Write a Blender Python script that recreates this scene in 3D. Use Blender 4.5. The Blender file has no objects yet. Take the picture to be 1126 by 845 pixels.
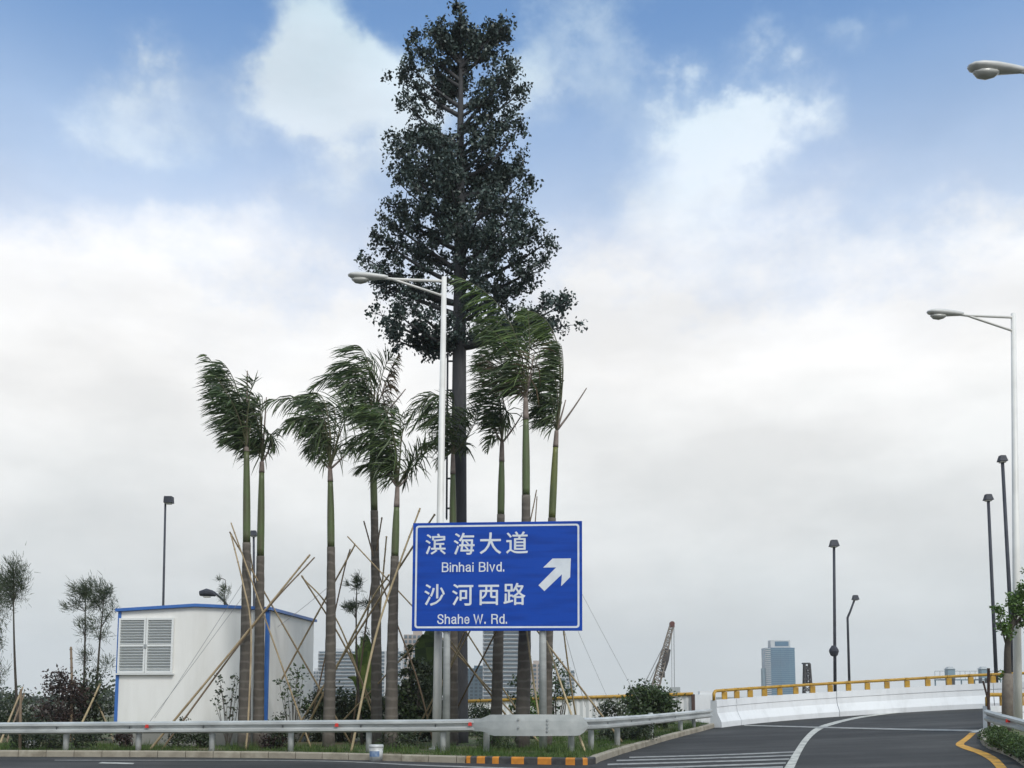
import bpy, bmesh, math, random
import numpy as np
from mathutils import Vector, Matrix

random.seed(7)
RNG = np.random.default_rng(11)
S = bpy.context.scene
COL = S.collection
R = math.radians

# ------------------------------------------------------------------ camera model
F = 1100.0
CX, CY = 563.0, 656.0            # principal point of the original (uncropped) frame
PITCH = math.atan(110.0 / F)
EYE = 1.55
cp, sp = math.cos(PITCH), math.sin(PITCH)

def ray(px, py):
    u = (px - CX) / F
    v = -(py - CY) / F
    return np.array([u, cp - v * sp, sp + v * cp])

def P(px, py, d):
    r = ray(px, py)
    r = r * (d / r[1])
    return np.array([r[0], r[1], EYE + r[2]])

_T = np.linspace(-50, 200, 2501)
_H = np.interp(_T, [-50, 11.5, 16, 23.1, 26.9, 31.4, 34.7, 42, 200], [0, 0, .09, .39, .585, .84, 1.08, 1.5, 1.5])
_k = np.exp(-0.5 * (np.arange(-25, 26) / 9.0) ** 2); _k /= _k.sum()
_H = np.convolve(np.pad(_H, 25, mode='edge'), _k, mode='valid')

def h(x, y):
    t = .9 * x + .43 * y
    m = np.clip((np.asarray(x, float) + 3) / 6, 0, 1); m = m * m * (3 - 2 * m)
    return np.interp(t, _T, _H) * m

_GT = np.concatenate([np.linspace(5, 90, 3400), np.linspace(90, 900, 800)])
def G(px, py, off=0.0):
    r = ray(px, py); r = r / r[1]
    gap = EYE + r[2] * _GT - (h(r[0] * _GT, _GT) + off)
    k = np.nonzero(gap <= 0)[0]; i = int(k[0]) if len(k) else len(_GT) - 1
    i = max(i, 1); a, b = gap[i - 1], gap[i]
    t = _GT[i - 1] + (_GT[i] - _GT[i - 1]) * (a / (a - b) if a > 0 >= b else 1.0)
    return np.array([r[0] * t, t, EYE + r[2] * t])

KH = 0.16                         # kerb height

# ------------------------------------------------------------------ object helpers
WORLD = {}

class MB:
    def __init__(s):
        s.v = []; s.f = []; s.m = []; s.n = 0
    def add(s, V, Fc, mi=0):
        b = s.n
        s.v.append(np.asarray(V, float).reshape(-1, 3)); s.n += len(s.v[-1])
        for f in Fc:
            s.f.append(tuple(int(i) + b for i in f)); s.m.append(mi)
        return s
    def quads(s, Q, mi=0):          # Q: (n,4,3)
        Q = np.asarray(Q, float); n = len(Q)
        if n == 0: return s
        s.add(Q.reshape(-1, 3), np.arange(n * 4).reshape(n, 4), mi)
        return s
    def box(s, c, size, M=None, mi=0):
        sx, sy, sz = [a / 2 for a in size]
        V = np.array([(x, y, z) for x in (-sx, sx) for y in (-sy, sy) for z in (-sz, sz)])
        if M is not None: V = V @ np.asarray(M).T
        V = V + np.asarray(c)
        s.add(V, [(0, 1, 3, 2), (4, 6, 7, 5), (0, 4, 5, 1), (2, 3, 7, 6), (0, 2, 6, 4), (1, 5, 7, 3)], mi)
        return s
    def hexa(s, b, t, mi=0):        # four bottom points (ccw), four top points
        s.add(list(b) + list(t), [(3, 2, 1, 0), (4, 5, 6, 7), (0, 1, 5, 4), (1, 2, 6, 5), (2, 3, 7, 6), (3, 0, 4, 7)], mi)
        return s
    def tube(s, pts, rad, n=8, cap=True, mi=0):
        pts = np.asarray(pts, float)
        rad = np.broadcast_to(np.asarray(rad, float), (len(pts),))
        tan = np.gradient(pts, axis=0) if len(pts) > 2 else np.repeat((pts[1] - pts[0])[None], 2, 0)
        tan = tan / (np.linalg.norm(tan, axis=1, keepdims=True) + 1e-12)
        a = np.array([0, 0, 1.0]) if abs(tan[0][2]) < .9 else np.array([1.0, 0, 0])
        V = []
        for i in range(len(pts)):
            t = tan[i]
            a = a - t * a.dot(t); a /= np.linalg.norm(a)
            b = np.cross(t, a)
            ang = np.arange(n) * 2 * math.pi / n
            V.append(pts[i] + rad[i] * (np.cos(ang)[:, None] * a + np.sin(ang)[:, None] * b))
        Fc = []
        for i in range(len(pts) - 1):
            for k in range(n):
                Fc.append((i * n + k, i * n + (k + 1) % n, (i + 1) * n + (k + 1) % n, (i + 1) * n + k))
        if cap:
            Fc.append(tuple(range(n))[::-1]); Fc.append(tuple((len(pts) - 1) * n + k for k in range(n)))
        s.add(np.concatenate(V), Fc, mi)
        return s
    def sweep(s, rings, closed=True, cap=True, mi=0):   # rings: list of equal-length point lists
        rings = [np.asarray(r, float) for r in rings]; n = len(rings[0])
        Fc = []
        for i in range(len(rings) - 1):
            for k in range(n if closed else n - 1):
                Fc.append((i * n + k, i * n + (k + 1) % n, (i + 1) * n + (k + 1) % n, (i + 1) * n + k))
        if cap and closed:
            Fc.append(tuple(range(n))[::-1]); Fc.append(tuple((len(rings) - 1) * n + k for k in range(n)))
        s.add(np.concatenate(rings), Fc, mi)
        return s
    def prism(s, poly, ext, mi=0):   # polygon (3d points) extruded by vector ext
        poly = np.asarray(poly, float); n = len(poly)
        V = np.concatenate([poly, poly + np.asarray(ext)])
        Fc = [tuple(range(n))[::-1], tuple(range(n, 2 * n))] + [(k, (k + 1) % n, n + (k + 1) % n, n + k) for k in range(n)]
        s.add(V, Fc, mi)
        return s
    def build(s, name, mats, parent=None, origin=None, smooth=False, bevel=0):
        V = np.concatenate(s.v)
        if parent is not None: o0 = np.asarray(WORLD[parent.name])
        elif origin is not None: o0 = np.asarray(origin, float)
        else:
            lo, hi = V.min(0), V.max(0); o0 = np.array([(lo[0] + hi[0]) / 2, (lo[1] + hi[1]) / 2, lo[2]])
        me = bpy.data.meshes.new(name)
        me.from_pydata((V - o0).tolist(), [], s.f)
        if not isinstance(mats, (list, tuple)): mats = [mats]
        for m in mats: me.materials.append(m)
        if len(mats) > 1: me.polygons.foreach_set('material_index', s.m)
        if smooth: me.polygons.foreach_set('use_smooth', [True] * len(me.polygons))
        me.update()
        o = bpy.data.objects.new(name, me); COL.objects.link(o)
        if parent is not None:
            o.parent = parent
        else:
            o.location = o0
        WORLD[o.name] = o0
        if bevel:
            bv = o.modifiers.new('b', 'BEVEL'); bv.width = bevel; bv.segments = 2; bv.limit_method = 'ANGLE'
        return o

def tag(o, label=None, cat=None, group=None, kind=None):
    if label: o['label'] = label
    if cat: o['category'] = cat
    if group: o['group'] = group
    if kind: o['kind'] = kind
    return o

def thing(name, loc, label, cat, group=None):
    o = bpy.data.objects.new(name, None); COL.objects.link(o)
    o.location = loc; o.empty_display_size = .2
    WORLD[o.name] = np.asarray(loc, float)
    return tag(o, label, cat, group)

def copy_tree(o, parent=None):
    c = o.copy(); COL.objects.link(c)
    if parent is not None: c.parent = parent
    WORLD[c.name] = WORLD[o.name]
    for ch in list(o.children): copy_tree(ch, c)
    return c

def nrm(v):
    v = np.asarray(v, float); return v / (np.linalg.norm(v) + 1e-12)

def bez(pts, n):
    pts = np.asarray(pts, float); t = np.linspace(0, 1, n)[:, None]
    while len(pts.shape) == 2 or pts.shape[0] > 1:
        if pts.ndim == 2: pts = np.repeat(pts[:, None, :], n, 1)
        pts = pts[:-1] * (1 - t) + pts[1:] * t
    return pts[0]

def smoothline(pts, n):
    """Catmull-Rom through points"""
    pts = np.asarray(pts, float)
    P0 = np.concatenate([[2 * pts[0] - pts[1]], pts, [2 * pts[-1] - pts[-2]]])
    out = []
    for i in range(1, len(P0) - 2):
        for t in np.linspace(0, 1, n, endpoint=False):
            a, b, c, d = P0[i - 1], P0[i], P0[i + 1], P0[i + 2]
            out.append(.5 * ((2 * b) + (c - a) * t + (2 * a - 5 * b + 4 * c - d) * t * t + (3 * b - a - 3 * c + d) * t ** 3))
    out.append(pts[-1])
    return np.array(out)

# ------------------------------------------------------------------ materials
def mat(name, col, rough=.6, col2=None, scale=3.0, detail=4.0, metal=0.0, island=None, bump=0.0, bscale=60.0,
        rings=None, stretch=None, trans=0.0, spec=.5, lo=.35, hi=.65, coat=0.0):
    m = bpy.data.materials.new(name); m.use_nodes = True
    nt = m.node_tree; N = nt.nodes; L = nt.links
    b = N['Principled BSDF']
    b.inputs['Roughness'].default_value = rough
    b.inputs['Metallic'].default_value = metal
    b.inputs['Specular IOR Level'].default_value = spec
    b.inputs['Coat Weight'].default_value = coat
    b.inputs['Base Color'].default_value = (*col, 1)
    tc = N.new('ShaderNodeTexCoord'); mp = N.new('ShaderNodeMapping')
    L.new(tc.outputs['Object'], mp.inputs['Vector'])
    if stretch: mp.inputs['Scale'].default_value = stretch
    out = None
    if col2 is not None:
        nz = N.new('ShaderNodeTexNoise'); nz.inputs['Scale'].default_value = scale; nz.inputs['Detail'].default_value = detail
        nz.inputs['Roughness'].default_value = .6
        L.new(mp.outputs[0], nz.inputs['Vector'])
        cr = N.new('ShaderNodeValToRGB'); cr.color_ramp.elements[0].position = lo; cr.color_ramp.elements[1].position = hi
        cr.color_ramp.elements[0].color = (*col, 1); cr.color_ramp.elements[1].color = (*col2, 1)
        L.new(nz.outputs['Fac'], cr.inputs['Fac']); out = cr.outputs['Color']
    if island is not None:
        g = N.new('ShaderNodeNewGeometry'); mx = N.new('ShaderNodeMix'); mx.data_type = 'RGBA'
        mx.inputs[7].default_value = (*island, 1)
        if out: L.new(out, mx.inputs[6])
        else: mx.inputs[6].default_value = (*col, 1)
        L.new(g.outputs['Random Per Island'], mx.inputs[0]); out = mx.outputs[2]
    if rings is not None:            # (colour, spacing per metre, strength)
        w = N.new('ShaderNodeTexWave'); w.bands_direction = 'Z'; w.inputs['Scale'].default_value = rings[1]
        w.inputs['Distortion'].default_value = 5.0; w.inputs['Detail'].default_value = 2; w.inputs['Detail Scale'].default_value = 1.5
        L.new(tc.outputs['Object'], w.inputs['Vector'])
        mr = N.new('ShaderNodeMapRange'); mr.inputs[1].default_value = .72; mr.inputs[2].default_value = .98; mr.inputs[4].default_value = rings[2]
        L.new(w.outputs['Fac'], mr.inputs[0])
        mx = N.new('ShaderNodeMix'); mx.data_type = 'RGBA'; mx.inputs[7].default_value = (*rings[0], 1)
        L.new(mr.outputs[0], mx.inputs[0])
        if out: L.new(out, mx.inputs[6])
        else: mx.inputs[6].default_value = (*col, 1)
        out = mx.outputs[2]
    if out: L.new(out, b.inputs['Base Color'])
    if bump:
        nz = N.new('ShaderNodeTexNoise'); nz.inputs['Scale'].default_value = bscale; nz.inputs['Detail'].default_value = 3
        L.new(mp.outputs[0], nz.inputs['Vector'])
        bp = N.new('ShaderNodeBump'); bp.inputs['Strength'].default_value = bump; bp.inputs['Distance'].default_value = .02
        L.new(nz.outputs['Fac'], bp.inputs['Height']); L.new(bp.outputs[0], b.inputs['Normal'])
    if trans:
        tr = N.new('ShaderNodeBsdfTranslucent'); ms = N.new('ShaderNodeMixShader'); ms.inputs[0].default_value = trans
        if out: L.new(out, tr.inputs['Color'])
        else: tr.inputs['Color'].default_value = (*col, 1)
        L.new(b.outputs[0], ms.inputs[1]); L.new(tr.outputs[0], ms.inputs[2])
        L.new(ms.outputs[0], N['Material Output'].inputs['Surface'])
    return m

M = {}
M['white_steel'] = mat('white_steel', (.74, .73, .70), .45, (.62, .61, .58), 1.2)
M['lamp_white'] = mat('lamp_white', (.60, .60, .58), .4, (.52, .52, .5), 3)
M['lens'] = mat('lens', (.45, .45, .42), .25)
M['dark_steel'] = mat('dark_steel', (.030, .033, .045), .6, (.048, .052, .066), 2, spec=.3)
M['galv'] = mat('galv', (.54, .56, .55), .45, (.36, .375, .37), 2.2, metal=.2, detail=8, stretch=(.5, .5, 1.5))
M['galv_dark'] = mat('galv_dark', (.30, .32, .33), .5, (.40, .42, .42), 5, metal=.3)
M['nose'] = mat('nose', (.50, .52, .51), .45, (.33, .355, .355), 2.6, metal=.2, detail=8, lo=.3, hi=.75)
M['red'] = mat('red', (.55, .03, .02), .35)
M['blue_trim'] = mat('blue_trim', (.035, .13, .42), .4, (.05, .16, .46), 4)
M['cabin_wall'] = mat('cabin_wall', (.80, .795, .765), .6, (.66, .65, .61), .9, stretch=(2.2, 2.2, .30), detail=9, bump=.05, bscale=4, lo=.42, hi=.85)
M['cabin_base'] = mat('cabin_base', (.24, .235, .215), .9, (.22, .22, .20), 2, bump=.3)
M['louvre'] = mat('louvre', (.74, .755, .745), .45)
M['louvre_in'] = mat('louvre_in', (.34, .38, .40), .8)
M['kerb'] = mat('kerb', (.40, .365, .29), .85, (.17, .145, .105), 2.6, detail=10, bump=.4, bscale=25, island=(.30, .27, .215))
M['kerb_or'] = mat('kerb_or', (.62, .24, .02), .6, (.45, .17, .02), 6, detail=6)
M['kerb_bk'] = mat('kerb_bk', (.025, .025, .027), .6, (.06, .058, .055), 6, detail=6)
M['paint_w'] = mat('paint_w', (.50, .495, .45), .75, (.14, .14, .135), 3.5, detail=12, lo=.46, hi=.74)
M['paint_w2'] = mat('paint_w2', (.34, .34, .32), .7, (.12, .12, .12), 5, detail=9, lo=.35, hi=.75)
M['paint_y'] = mat('paint_y', (.58, .29, .02), .7, (.22, .13, .035), 3.5, detail=11, lo=.45, hi=.78)
M['yellow'] = mat('yellow', (.50, .29, .03), .55, (.34, .19, .025), 5, detail=8)
M['conc_white'] = mat('conc_white', (.70, .715, .73), .75, (.52, .53, .535), 1.6, detail=10, stretch=(1.6, 1.6, .45), bump=.1, bscale=8, lo=.46, hi=.9)
M['hoard'] = mat('hoard', (.72, .73, .73), .6, (.60, .61, .61), .6, detail=6)
M['rust'] = mat('rust', (.085, .045, .035), .8, (.05, .03, .025), 9)
M['bamboo'] = mat('bamboo', (.43, .335, .205), .6, (.27, .20, .115), 2.4, detail=5)
M['bamboo_pale'] = mat('bamboo_pale', (.46, .37, .22), .6, (.34, .26, .15), 2.4, detail=5)
M['bamboo_dark'] = mat('bamboo_dark', (.15, .105, .07), .65, (.22, .16, .10), 2.4, detail=5)
M['palm_trunk'] = mat('palm_trunk', (.115, .10, .082), .85, (.070, .060, .050), 3, detail=8, rings=((.19, .17, .145), 1.25, .45), bump=.5, bscale=14, stretch=(1, 1, .5))
M['crownshaft'] = mat('crownshaft', (.085, .125, .04), .5, (.085, .085, .042), 2.4, detail=5, stretch=(3, 3, .5))
M['crownshaft_y'] = mat('crownshaft_y', (.17, .18, .04), .5, (.085, .105, .035), 1.6, detail=5, stretch=(3, 3, .5))
M['sheath'] = mat('sheath', (.26, .21, .185), .8, (.17, .135, .115), 5, detail=6)
M['frond'] = mat('frond', (.078, .120, .044), .45, (.122, .170, .060), 1.3, island=(.040, .064, .028), trans=.3, spec=.4)
M['frond_lt'] = mat('frond_lt', (.11, .175, .04), .5, (.15, .21, .06), 1.3, island=(.05, .085, .03), trans=.25, spec=.3)
M['frond_dry'] = mat('frond_dry', (.17, .115, .07), .7, (.10, .07, .045), 2, island=(.07, .06, .035), trans=.15, spec=.2)
M['rachis'] = mat('rachis', (.10, .115, .05), .6, (.13, .11, .07), 3)
M['bark'] = mat('bark', (.075, .062, .05), .9, (.045, .038, .032), 5, detail=7, bump=.4, bscale=20)
M['bark_pale'] = mat('bark_pale', (.19, .165, .135), .9, (.12, .10, .085), 5, detail=7)
M['mast'] = mat('mast', (.056, .056, .060), .8, (.034, .034, .038), 2.2, detail=9, stretch=(4, 4, .6), bump=.7, bscale=14)
M['mast_leaf'] = mat('mast_leaf', (.032, .056, .046), .5, (.072, .108, .088), 1.1, island=(.022, .038, .032), spec=.5)
M['needle'] = mat('needle', (.055, .08, .036), .7, (.085, .11, .05), 1.5, island=(.03, .045, .022), trans=.25)
M['leaf_dark'] = mat('leaf_dark', (.036, .056, .022), .5, (.064, .088, .034), 1.5, island=(.020, .031, .015), trans=.12)
M['leaf_mid'] = mat('leaf_mid', (.045, .08, .022), .55, (.075, .115, .03), 1.5, island=(.025, .045, .015), trans=.18)
M['leaf_bright'] = mat('leaf_bright', (.10, .19, .03), .5, (.15, .25, .05), 1.5, island=(.055, .11, .02), trans=.25)
M['leaf_red'] = mat('leaf_red', (.045, .025, .022), .55, (.07, .035, .028), 1.5, island=(.022, .018, .014), trans=.1)
M['leaf_banana'] = mat('leaf_banana', (.15, .21, .05), .5, (.21, .27, .07), 1.5, island=(.08, .13, .03), trans=.3)
M['hedge'] = mat('hedge', (.08, .14, .03), .5, (.10, .16, .04), 2, island=(.035, .065, .018), trans=.2)
M['grass'] = mat('grass', (.075, .145, .026), .8, (.125, .155, .045), .8, island=(.045, .095, .018), trans=.25)
M['soil'] = mat('soil', (.06, .095, .026), .95, (.13, .10, .06), 1.1, detail=8, bump=.6, bscale=20)
M['soil_bare'] = mat('soil_bare', (.20, .13, .07), .95, (.12, .085, .05), 3, detail=8, bump=.6, bscale=20)
M['bucket'] = mat('bucket', (.55, .57, .57), .45, (.36, .37, .36), 7, detail=7)
M['bucket_blue'] = mat('bucket_blue', (.06, .13, .30), .4, (.25, .33, .45), 9)
M['plastic_bag'] = mat('plastic_bag', (.72, .73, .74), .5)
M['wire'] = mat('wire', (.30, .30, .31), .5)
M['crane_pale'] = mat('crane_pale', (.27, .24, .205), .6, (.15, .11, .085), .9, detail=6)
M['crane_dark'] = mat('crane_dark', (.06, .055, .055), .7)
M['crane_tip'] = mat('crane_tip', (.12, .045, .04), .7)
M['gl_blue'] = mat('gl_blue', (.010, .085, .17), .25, (.02, .125, .215), .05)
M['gl_grey'] = mat('gl_grey', (.06, .09, .12), .25, (.11, .15, .18), .3)
M['bld_pale'] = mat('bld_pale', (.50, .51, .52), .8, (.42, .43, .45), .1)
M['bld_tan'] = mat('bld_tan', (.40, .34, .30), .8, (.34, .29, .26), .1)
M['bld_blue'] = mat('bld_blue', (.13, .22, .28), .6, (.17, .26, .31), .1)

def asphalt():
    m = bpy.data.materials.new('asphalt'); m.use_nodes = True
    nt = m.node_tree; N = nt.nodes; L = nt.links; b = N['Principled BSDF']
    tc = N.new('ShaderNodeTexCoord')
    def noise(scale, detail, st=None):
        mp = N.new('ShaderNodeMapping'); L.new(tc.outputs['Object'], mp.inputs[0])
        if st: mp.inputs['Scale'].default_value = st; mp.inputs['Rotation'].default_value = (0, 0, R(35))
        n = N.new('ShaderNodeTexNoise'); n.inputs['Scale'].default_value = scale; n.inputs['Detail'].default_value = detail
        L.new(mp.outputs[0], n.inputs['Vector']); return n.outputs['Fac']
    def ramp(f, a, b_, lo, hi):
        c = N.new('ShaderNodeValToRGB'); c.color_ramp.elements[0].position = lo; c.color_ramp.elements[1].position = hi
        c.color_ramp.elements[0].color = (a, a, a, 1); c.color_ramp.elements[1].color = (b_, b_ * .995, b_ * .985, 1)
        L.new(f, c.inputs[0]); return c.outputs[0]
    def mul(a, b_, fac=1):
        x = N.new('ShaderNodeMix'); x.data_type = 'RGBA'; x.blend_type = 'MULTIPLY'; x.inputs[0].default_value = fac
        L.new(a, x.inputs[6]); L.new(b_, x.inputs[7]); return x.outputs[2]
    base = mul(ramp(noise(.5, 7), .030, .051, .3, .7), ramp(noise(.16, 9), .70, 1.22, .42, .60))
    streak = ramp(noise(.9, 6, (.12, 1.3, 1)), .62, 1.08, .36, .62)
    grit = ramp(noise(55, 2), .55, 1.45, .3, .7)
    c = mul(mul(base, streak), grit)
    L.new(c, b.inputs['Base Color'])
    b.inputs['Roughness'].default_value = .8; b.inputs['Specular IOR Level'].default_value = .35
    bp = N.new('ShaderNodeBump'); bp.inputs['Strength'].default_value = .5; bp.inputs['Distance'].default_value = .01
    L.new(noise(80, 2), bp.inputs['Height']); L.new(bp.outputs[0], b.inputs['Normal'])
    return m
M['asphalt'] = asphalt()

def sign_blue():
    m = mat('sign_blue', (.008, .055, .40), .5, spec=.2)
    nt = m.node_tree; N = nt.nodes; L = nt.links; b = N['Principled BSDF']
    tc = N.new('ShaderNodeTexCoord'); mp = N.new('ShaderNodeMapping'); mp.inputs['Scale'].default_value = (.35, .35, 3.2)
    L.new(tc.outputs['Object'], mp.inputs[0])
    nz = N.new('ShaderNodeTexNoise'); nz.inputs['Scale'].default_value = 1.6; nz.inputs['Detail'].default_value = 5
    L.new(mp.outputs[0], nz.inputs['Vector'])
    cr = N.new('ShaderNodeValToRGB'); cr.color_ramp.elements[0].position = .36; cr.color_ramp.elements[1].position = .55
    cr.color_ramp.elements[0].color = (.006, .048, .31, 1); cr.color_ramp.elements[1].color = (.007, .062, .39, 1)
    L.new(nz.outputs['Fac'], cr.inputs[0]); L.new(cr.outputs[0], b.inputs['Base Color'])
    return m
M['sign_blue'] = sign_blue()
M['sign_white'] = mat('sign_white', (.72, .76, .80), .45, (.62, .66, .71), 3)
M['sign_back'] = M['galv_dark']

# ------------------------------------------------------------------ ground, road, lawn
gm = MB(); gm.quads([[(-2900, -2900, -.06), (2900, -2900, -.06), (2900, 2900, -.06), (-2900, 2900, -.06)]])
tag(gm.build('ground', mat('ground', (.10, .10, .07), .95, (.15, .14, .10), .02, detail=8), origin=(0, 0, -.06)), 'flat far ground running out to the horizon', None, kind='structure')

# ramp parapet path, from its regular yellow posts
par = [np.array([7.8, 37.5])]
for i in range(22):
    ph = R(42 + 4.5 * i)
    par.append(par[-1] + .8 * np.array([math.sin(ph), math.cos(ph)]))
par = np.array(par)

def beyond_parapet(x, y):
    # outside of the curved barrier (left / back of it)
    d = np.hypot(par[:, 0] - x, par[:, 1] - y); i = int(np.clip(d.argmin(), 0, len(par) - 2))
    t = par[i + 1] - par[i]; v = np.array([x, y]) - par[i]
    return t[0] * v[1] - t[1] * v[0] > .25

rm = MB(); st = .5
xs = np.concatenate([np.arange(-140, -10, 6.), np.arange(-10, 34, st), np.arange(34, 120, 6.)]); ys = np.arange(-20, 62, st)
XX, YY = np.meshgrid(xs, ys, indexing='ij'); ZZ = h(XX, YY)
V = np.stack([XX, YY, ZZ], -1).reshape(-1, 3); ny = len(ys); Fc = []
for i in range(len(xs) - 1):
    for j in range(ny - 1):
        cx, cy = (xs[i] + xs[i + 1]) / 2, ys[j] + st / 2
        if cy > 29 and (cx < 1.0 or beyond_parapet(cx, cy)): continue
        Fc.append((i * ny + j, (i + 1) * ny + j, (i + 1) * ny + j + 1, i * ny + j + 1))
rm.add(V, Fc)
tag(rm.build('road', M['asphalt'], origin=(0, 0, 0), smooth=True), 'dark asphalt road with a rising curved slip ramp', None, kind='structure')

def strip(pl, pr, m, off=.005, n=14, name='road_marking', label=None, sub=None):
    """paint between two pixel polylines"""
    mb = MB()
    A = [G(*p) for p in pl]; B = [G(*p) for p in pr]
    A = smoothline(np.array(A), n) if len(A) > 2 else np.linspace(A[0], A[1], 30)
    B = smoothline(np.array(B), n) if len(B) > 2 else np.linspace(B[0], B[1], 30)
    rows = []
    for a, b in zip(A, B):
        rows.append([np.array([*(a * (1 - t) + b * t)[:2], 0]) for t in (0, .5, 1)])
    rows = np.array(rows); rows[..., 2] = h(rows[..., 0], rows[..., 1]) + off
    nn = len(rows); Fc = []
    for i in range(nn - 1):
        for k in range(2): Fc.append((i * 3 + k, i * 3 + k + 1, (i + 1) * 3 + k + 1, (i + 1) * 3 + k))
    mb.add(rows.reshape(-1, 3), Fc)
    o = mb.build(name, m, smooth=True)
    return tag(o, label, None, kind='structure')

strip([(858, 852), (873, 828), (885, 811), (896, 801.5), (912, 795.5), (940, 789.2), (975, 784.3), (1010, 781), (1050, 778.6), (1088, 777)],
      [(870, 852), (881, 828), (891, 812.5), (902, 803.2), (917, 797.2), (943, 790.6), (977, 785.6), (1010, 782.1), (1050, 779.7), (1088, 778.1)],
      M['paint_w'], .009, label='white edge line bending up the slip ramp')
strip([(818, 797.6), (900, 799.6), (985, 801.6), (1078, 803.2)], [(818, 798.7), (900, 801.0), (985, 803.2), (1078, 805.2)], M['paint_w2'], .013, label='thin white line crossing the foot of the ramp')
hl = [((692, 832.6), (876, 826.4), 1.3), ((678, 836.0), (872, 830.2), 1.4), ((668, 840.2), (868, 834.2), 1.6), ((655, 845.5), (864, 838.6), 1.7), ((700, 847.5), (861, 843.0), 1.8)]
for k, (a, b, w) in enumerate(hl):
    strip([a, b], [(a[0], a[1] + w), (b[0], b[1] + w)], M['paint_w2'], .005, label='one of the thin white hatching lines at the merge')
strip([(60, 836.0), (335, 836.6), (470, 841.6), (640, 847)], [(60, 836.6), (335, 837.3), (470, 842.8), (640, 849)], M['paint_w2'], .005, label='faint white edge line along the kerb')
strip([(112, 838.6), (148, 839.6)], [(108, 840.0), (146, 841.0)], M['paint_w'], .009, label='short white dash on the main road')
strip([(1066, 806.5), (1060, 812), (1051, 818.6), (1057, 823), (1074, 829), (1088, 837), (1098, 848)],
      [(1073, 806.8), (1067, 812.4), (1060, 818.6), (1066, 821.5), (1082, 827), (1097, 834.5), (1110, 848)],
      M['paint_y'], .009, n=8, label='yellow line bending round the kerb tip')
strip([(1066, 806.2), (1080, 802)], [(1073, 806.5), (1084, 803)], M['paint_w'], .017, label='white stub at the end of the yellow line')

# kerbs as separate blocks with real joints
def arcpts(pts, step):
    pts = np.asarray(pts, float); seg = np.r_[0, np.cumsum(np.linalg.norm(np.diff(pts[:, :2], axis=0), axis=1))]
    s = np.arange(0, seg[-1], step)
    return np.stack([np.interp(s, seg, pts[:, k]) for k in range(pts.shape[1])], 1)

KL = smoothline(np.array([G(-900, 832.6)[:2], G(-300, 832.3)[:2], G(0, 832.2)[:2], G(300, 834.0)[:2], G(505, 839.2)[:2], G(600, 841.0)[:2], G(648, 841.3)[:2], G(663, 836.5)[:2], G(690, 827.5)[:2],
                          G(725, 817.0)[:2], G(752, 809.5)[:2], G(775, 803.5)[:2], G(787, 799.8)[:2]]), 14)
kb = arcpts(KL, .02)
karc = np.arange(len(kb)) * .02
kpx = []   # pixel x of each sample
for p in kb:
    z = float(h(p[0], p[1])); q = np.array([p[0], p[1], z - EYE]); zc = q[1] * cp + q[2] * sp
    kpx.append(CX + F * q[0] / zc)
kpx = np.array(kpx)

def kerb_block(mb, i0, i1, mi=0, top=KH, w=.15):
    rings = []
    for i in np.linspace(i0, i1, max(2, int((i1 - i0) / 12))).astype(int):
        i = min(i, len(kb) - 1)
        t = nrm(kb[min(i + 1, len(kb) - 1)] - kb[max(i - 1, 0)]); nvec = np.array([-t[1], t[0]])
        p = kb[i]; z = float(h(*p))
        prof = [(0, -.15), (0, top - .03), (.012, top - .008), (.035, top), (w, top), (w, -.15)]
        rings.append([(p[0] + nvec[0] * a, p[1] + nvec[1] * a, z + b) for a, b in prof])
    mb.sweep(rings, mi=mi)

mb = MB(); i = 0; pstart = int(np.argmax(kpx > 512)); pend = int(np.argmax(kpx > 655))
if pend == 0: pend = int(np.argmax(kpx))
while i < pstart - 5:
    j = min(i + 37, pstart - 1); kerb_block(mb, i, j - 1); i = j + 0
i = pend + 1
while i < len(kb) - 3:
    j = min(i + 37, len(kb) - 1); kerb_block(mb, i, j - 1); i = j
tag(mb.build('kerb', M['kerb'], origin=(0, 0, 0)), 'pale concrete kerb blocks round the planted island', None, kind='structure')
mb = MB()
cuts = [512, 517, 524, 533, 541, 548, 562, 576, 591, 606, 621, 632, 640, 646, 655]
for k in range(len(cuts) - 1):
    a = int(np.argmax(kpx > cuts[k])); b = int(np.argmax(kpx > cuts[k + 1])) or pend
    kerb_block(mb, a, b, mi=k % 2)
tag(mb.build('painted_kerb', [M['kerb_or'], M['kerb_bk']], origin=(0, 0, 0)), 'orange and black painted kerb at the island nose', None, kind='structure')

# island lawn
inner = []
for i in range(0, len(kb), 20):
    t = nrm(kb[min(i + 1, len(kb) - 1)] - kb[max(i - 1, 0)]); inner.append(kb[i] + np.array([-t[1], t[0]]) * .13)
inner.append(np.array([7.4, 38.2]))
inner = np.array(inner)
lawn = MB(); rows = []
NB = 40
for p in inner:
    if p[0] < 1.8: q = np.array([p[0] * 1.35 - .5, 70])
    else: q = np.array([1.8 + (p[0] - 1.8) * .9, 46 + (70 - 46) * max(0, 1 - (p[0] - 1.8) / 3)])
    ts = np.linspace(0, 1, NB) ** 1.6
    rows.append([(*(p * (1 - t) + q * t), 0) for t in ts])
rows = np.array(rows); rows[..., 2] = h(rows[..., 0], rows[..., 1]) + KH - .02 + .03 * np.sin(rows[..., 0] * 1.7) * np.sin(rows[..., 1] * 1.3)
rows[:, 0, 2] = h(rows[:, 0, 0], rows[:, 0, 1]) + KH - .035
Fc = []
for i in range(len(rows) - 1):
    for k in range(NB - 1): Fc.append((i * NB + k, (i + 1) * NB + k, (i + 1) * NB + k + 1, i * NB + k + 1))
lawn.add(rows.reshape(-1, 3), Fc)
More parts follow.
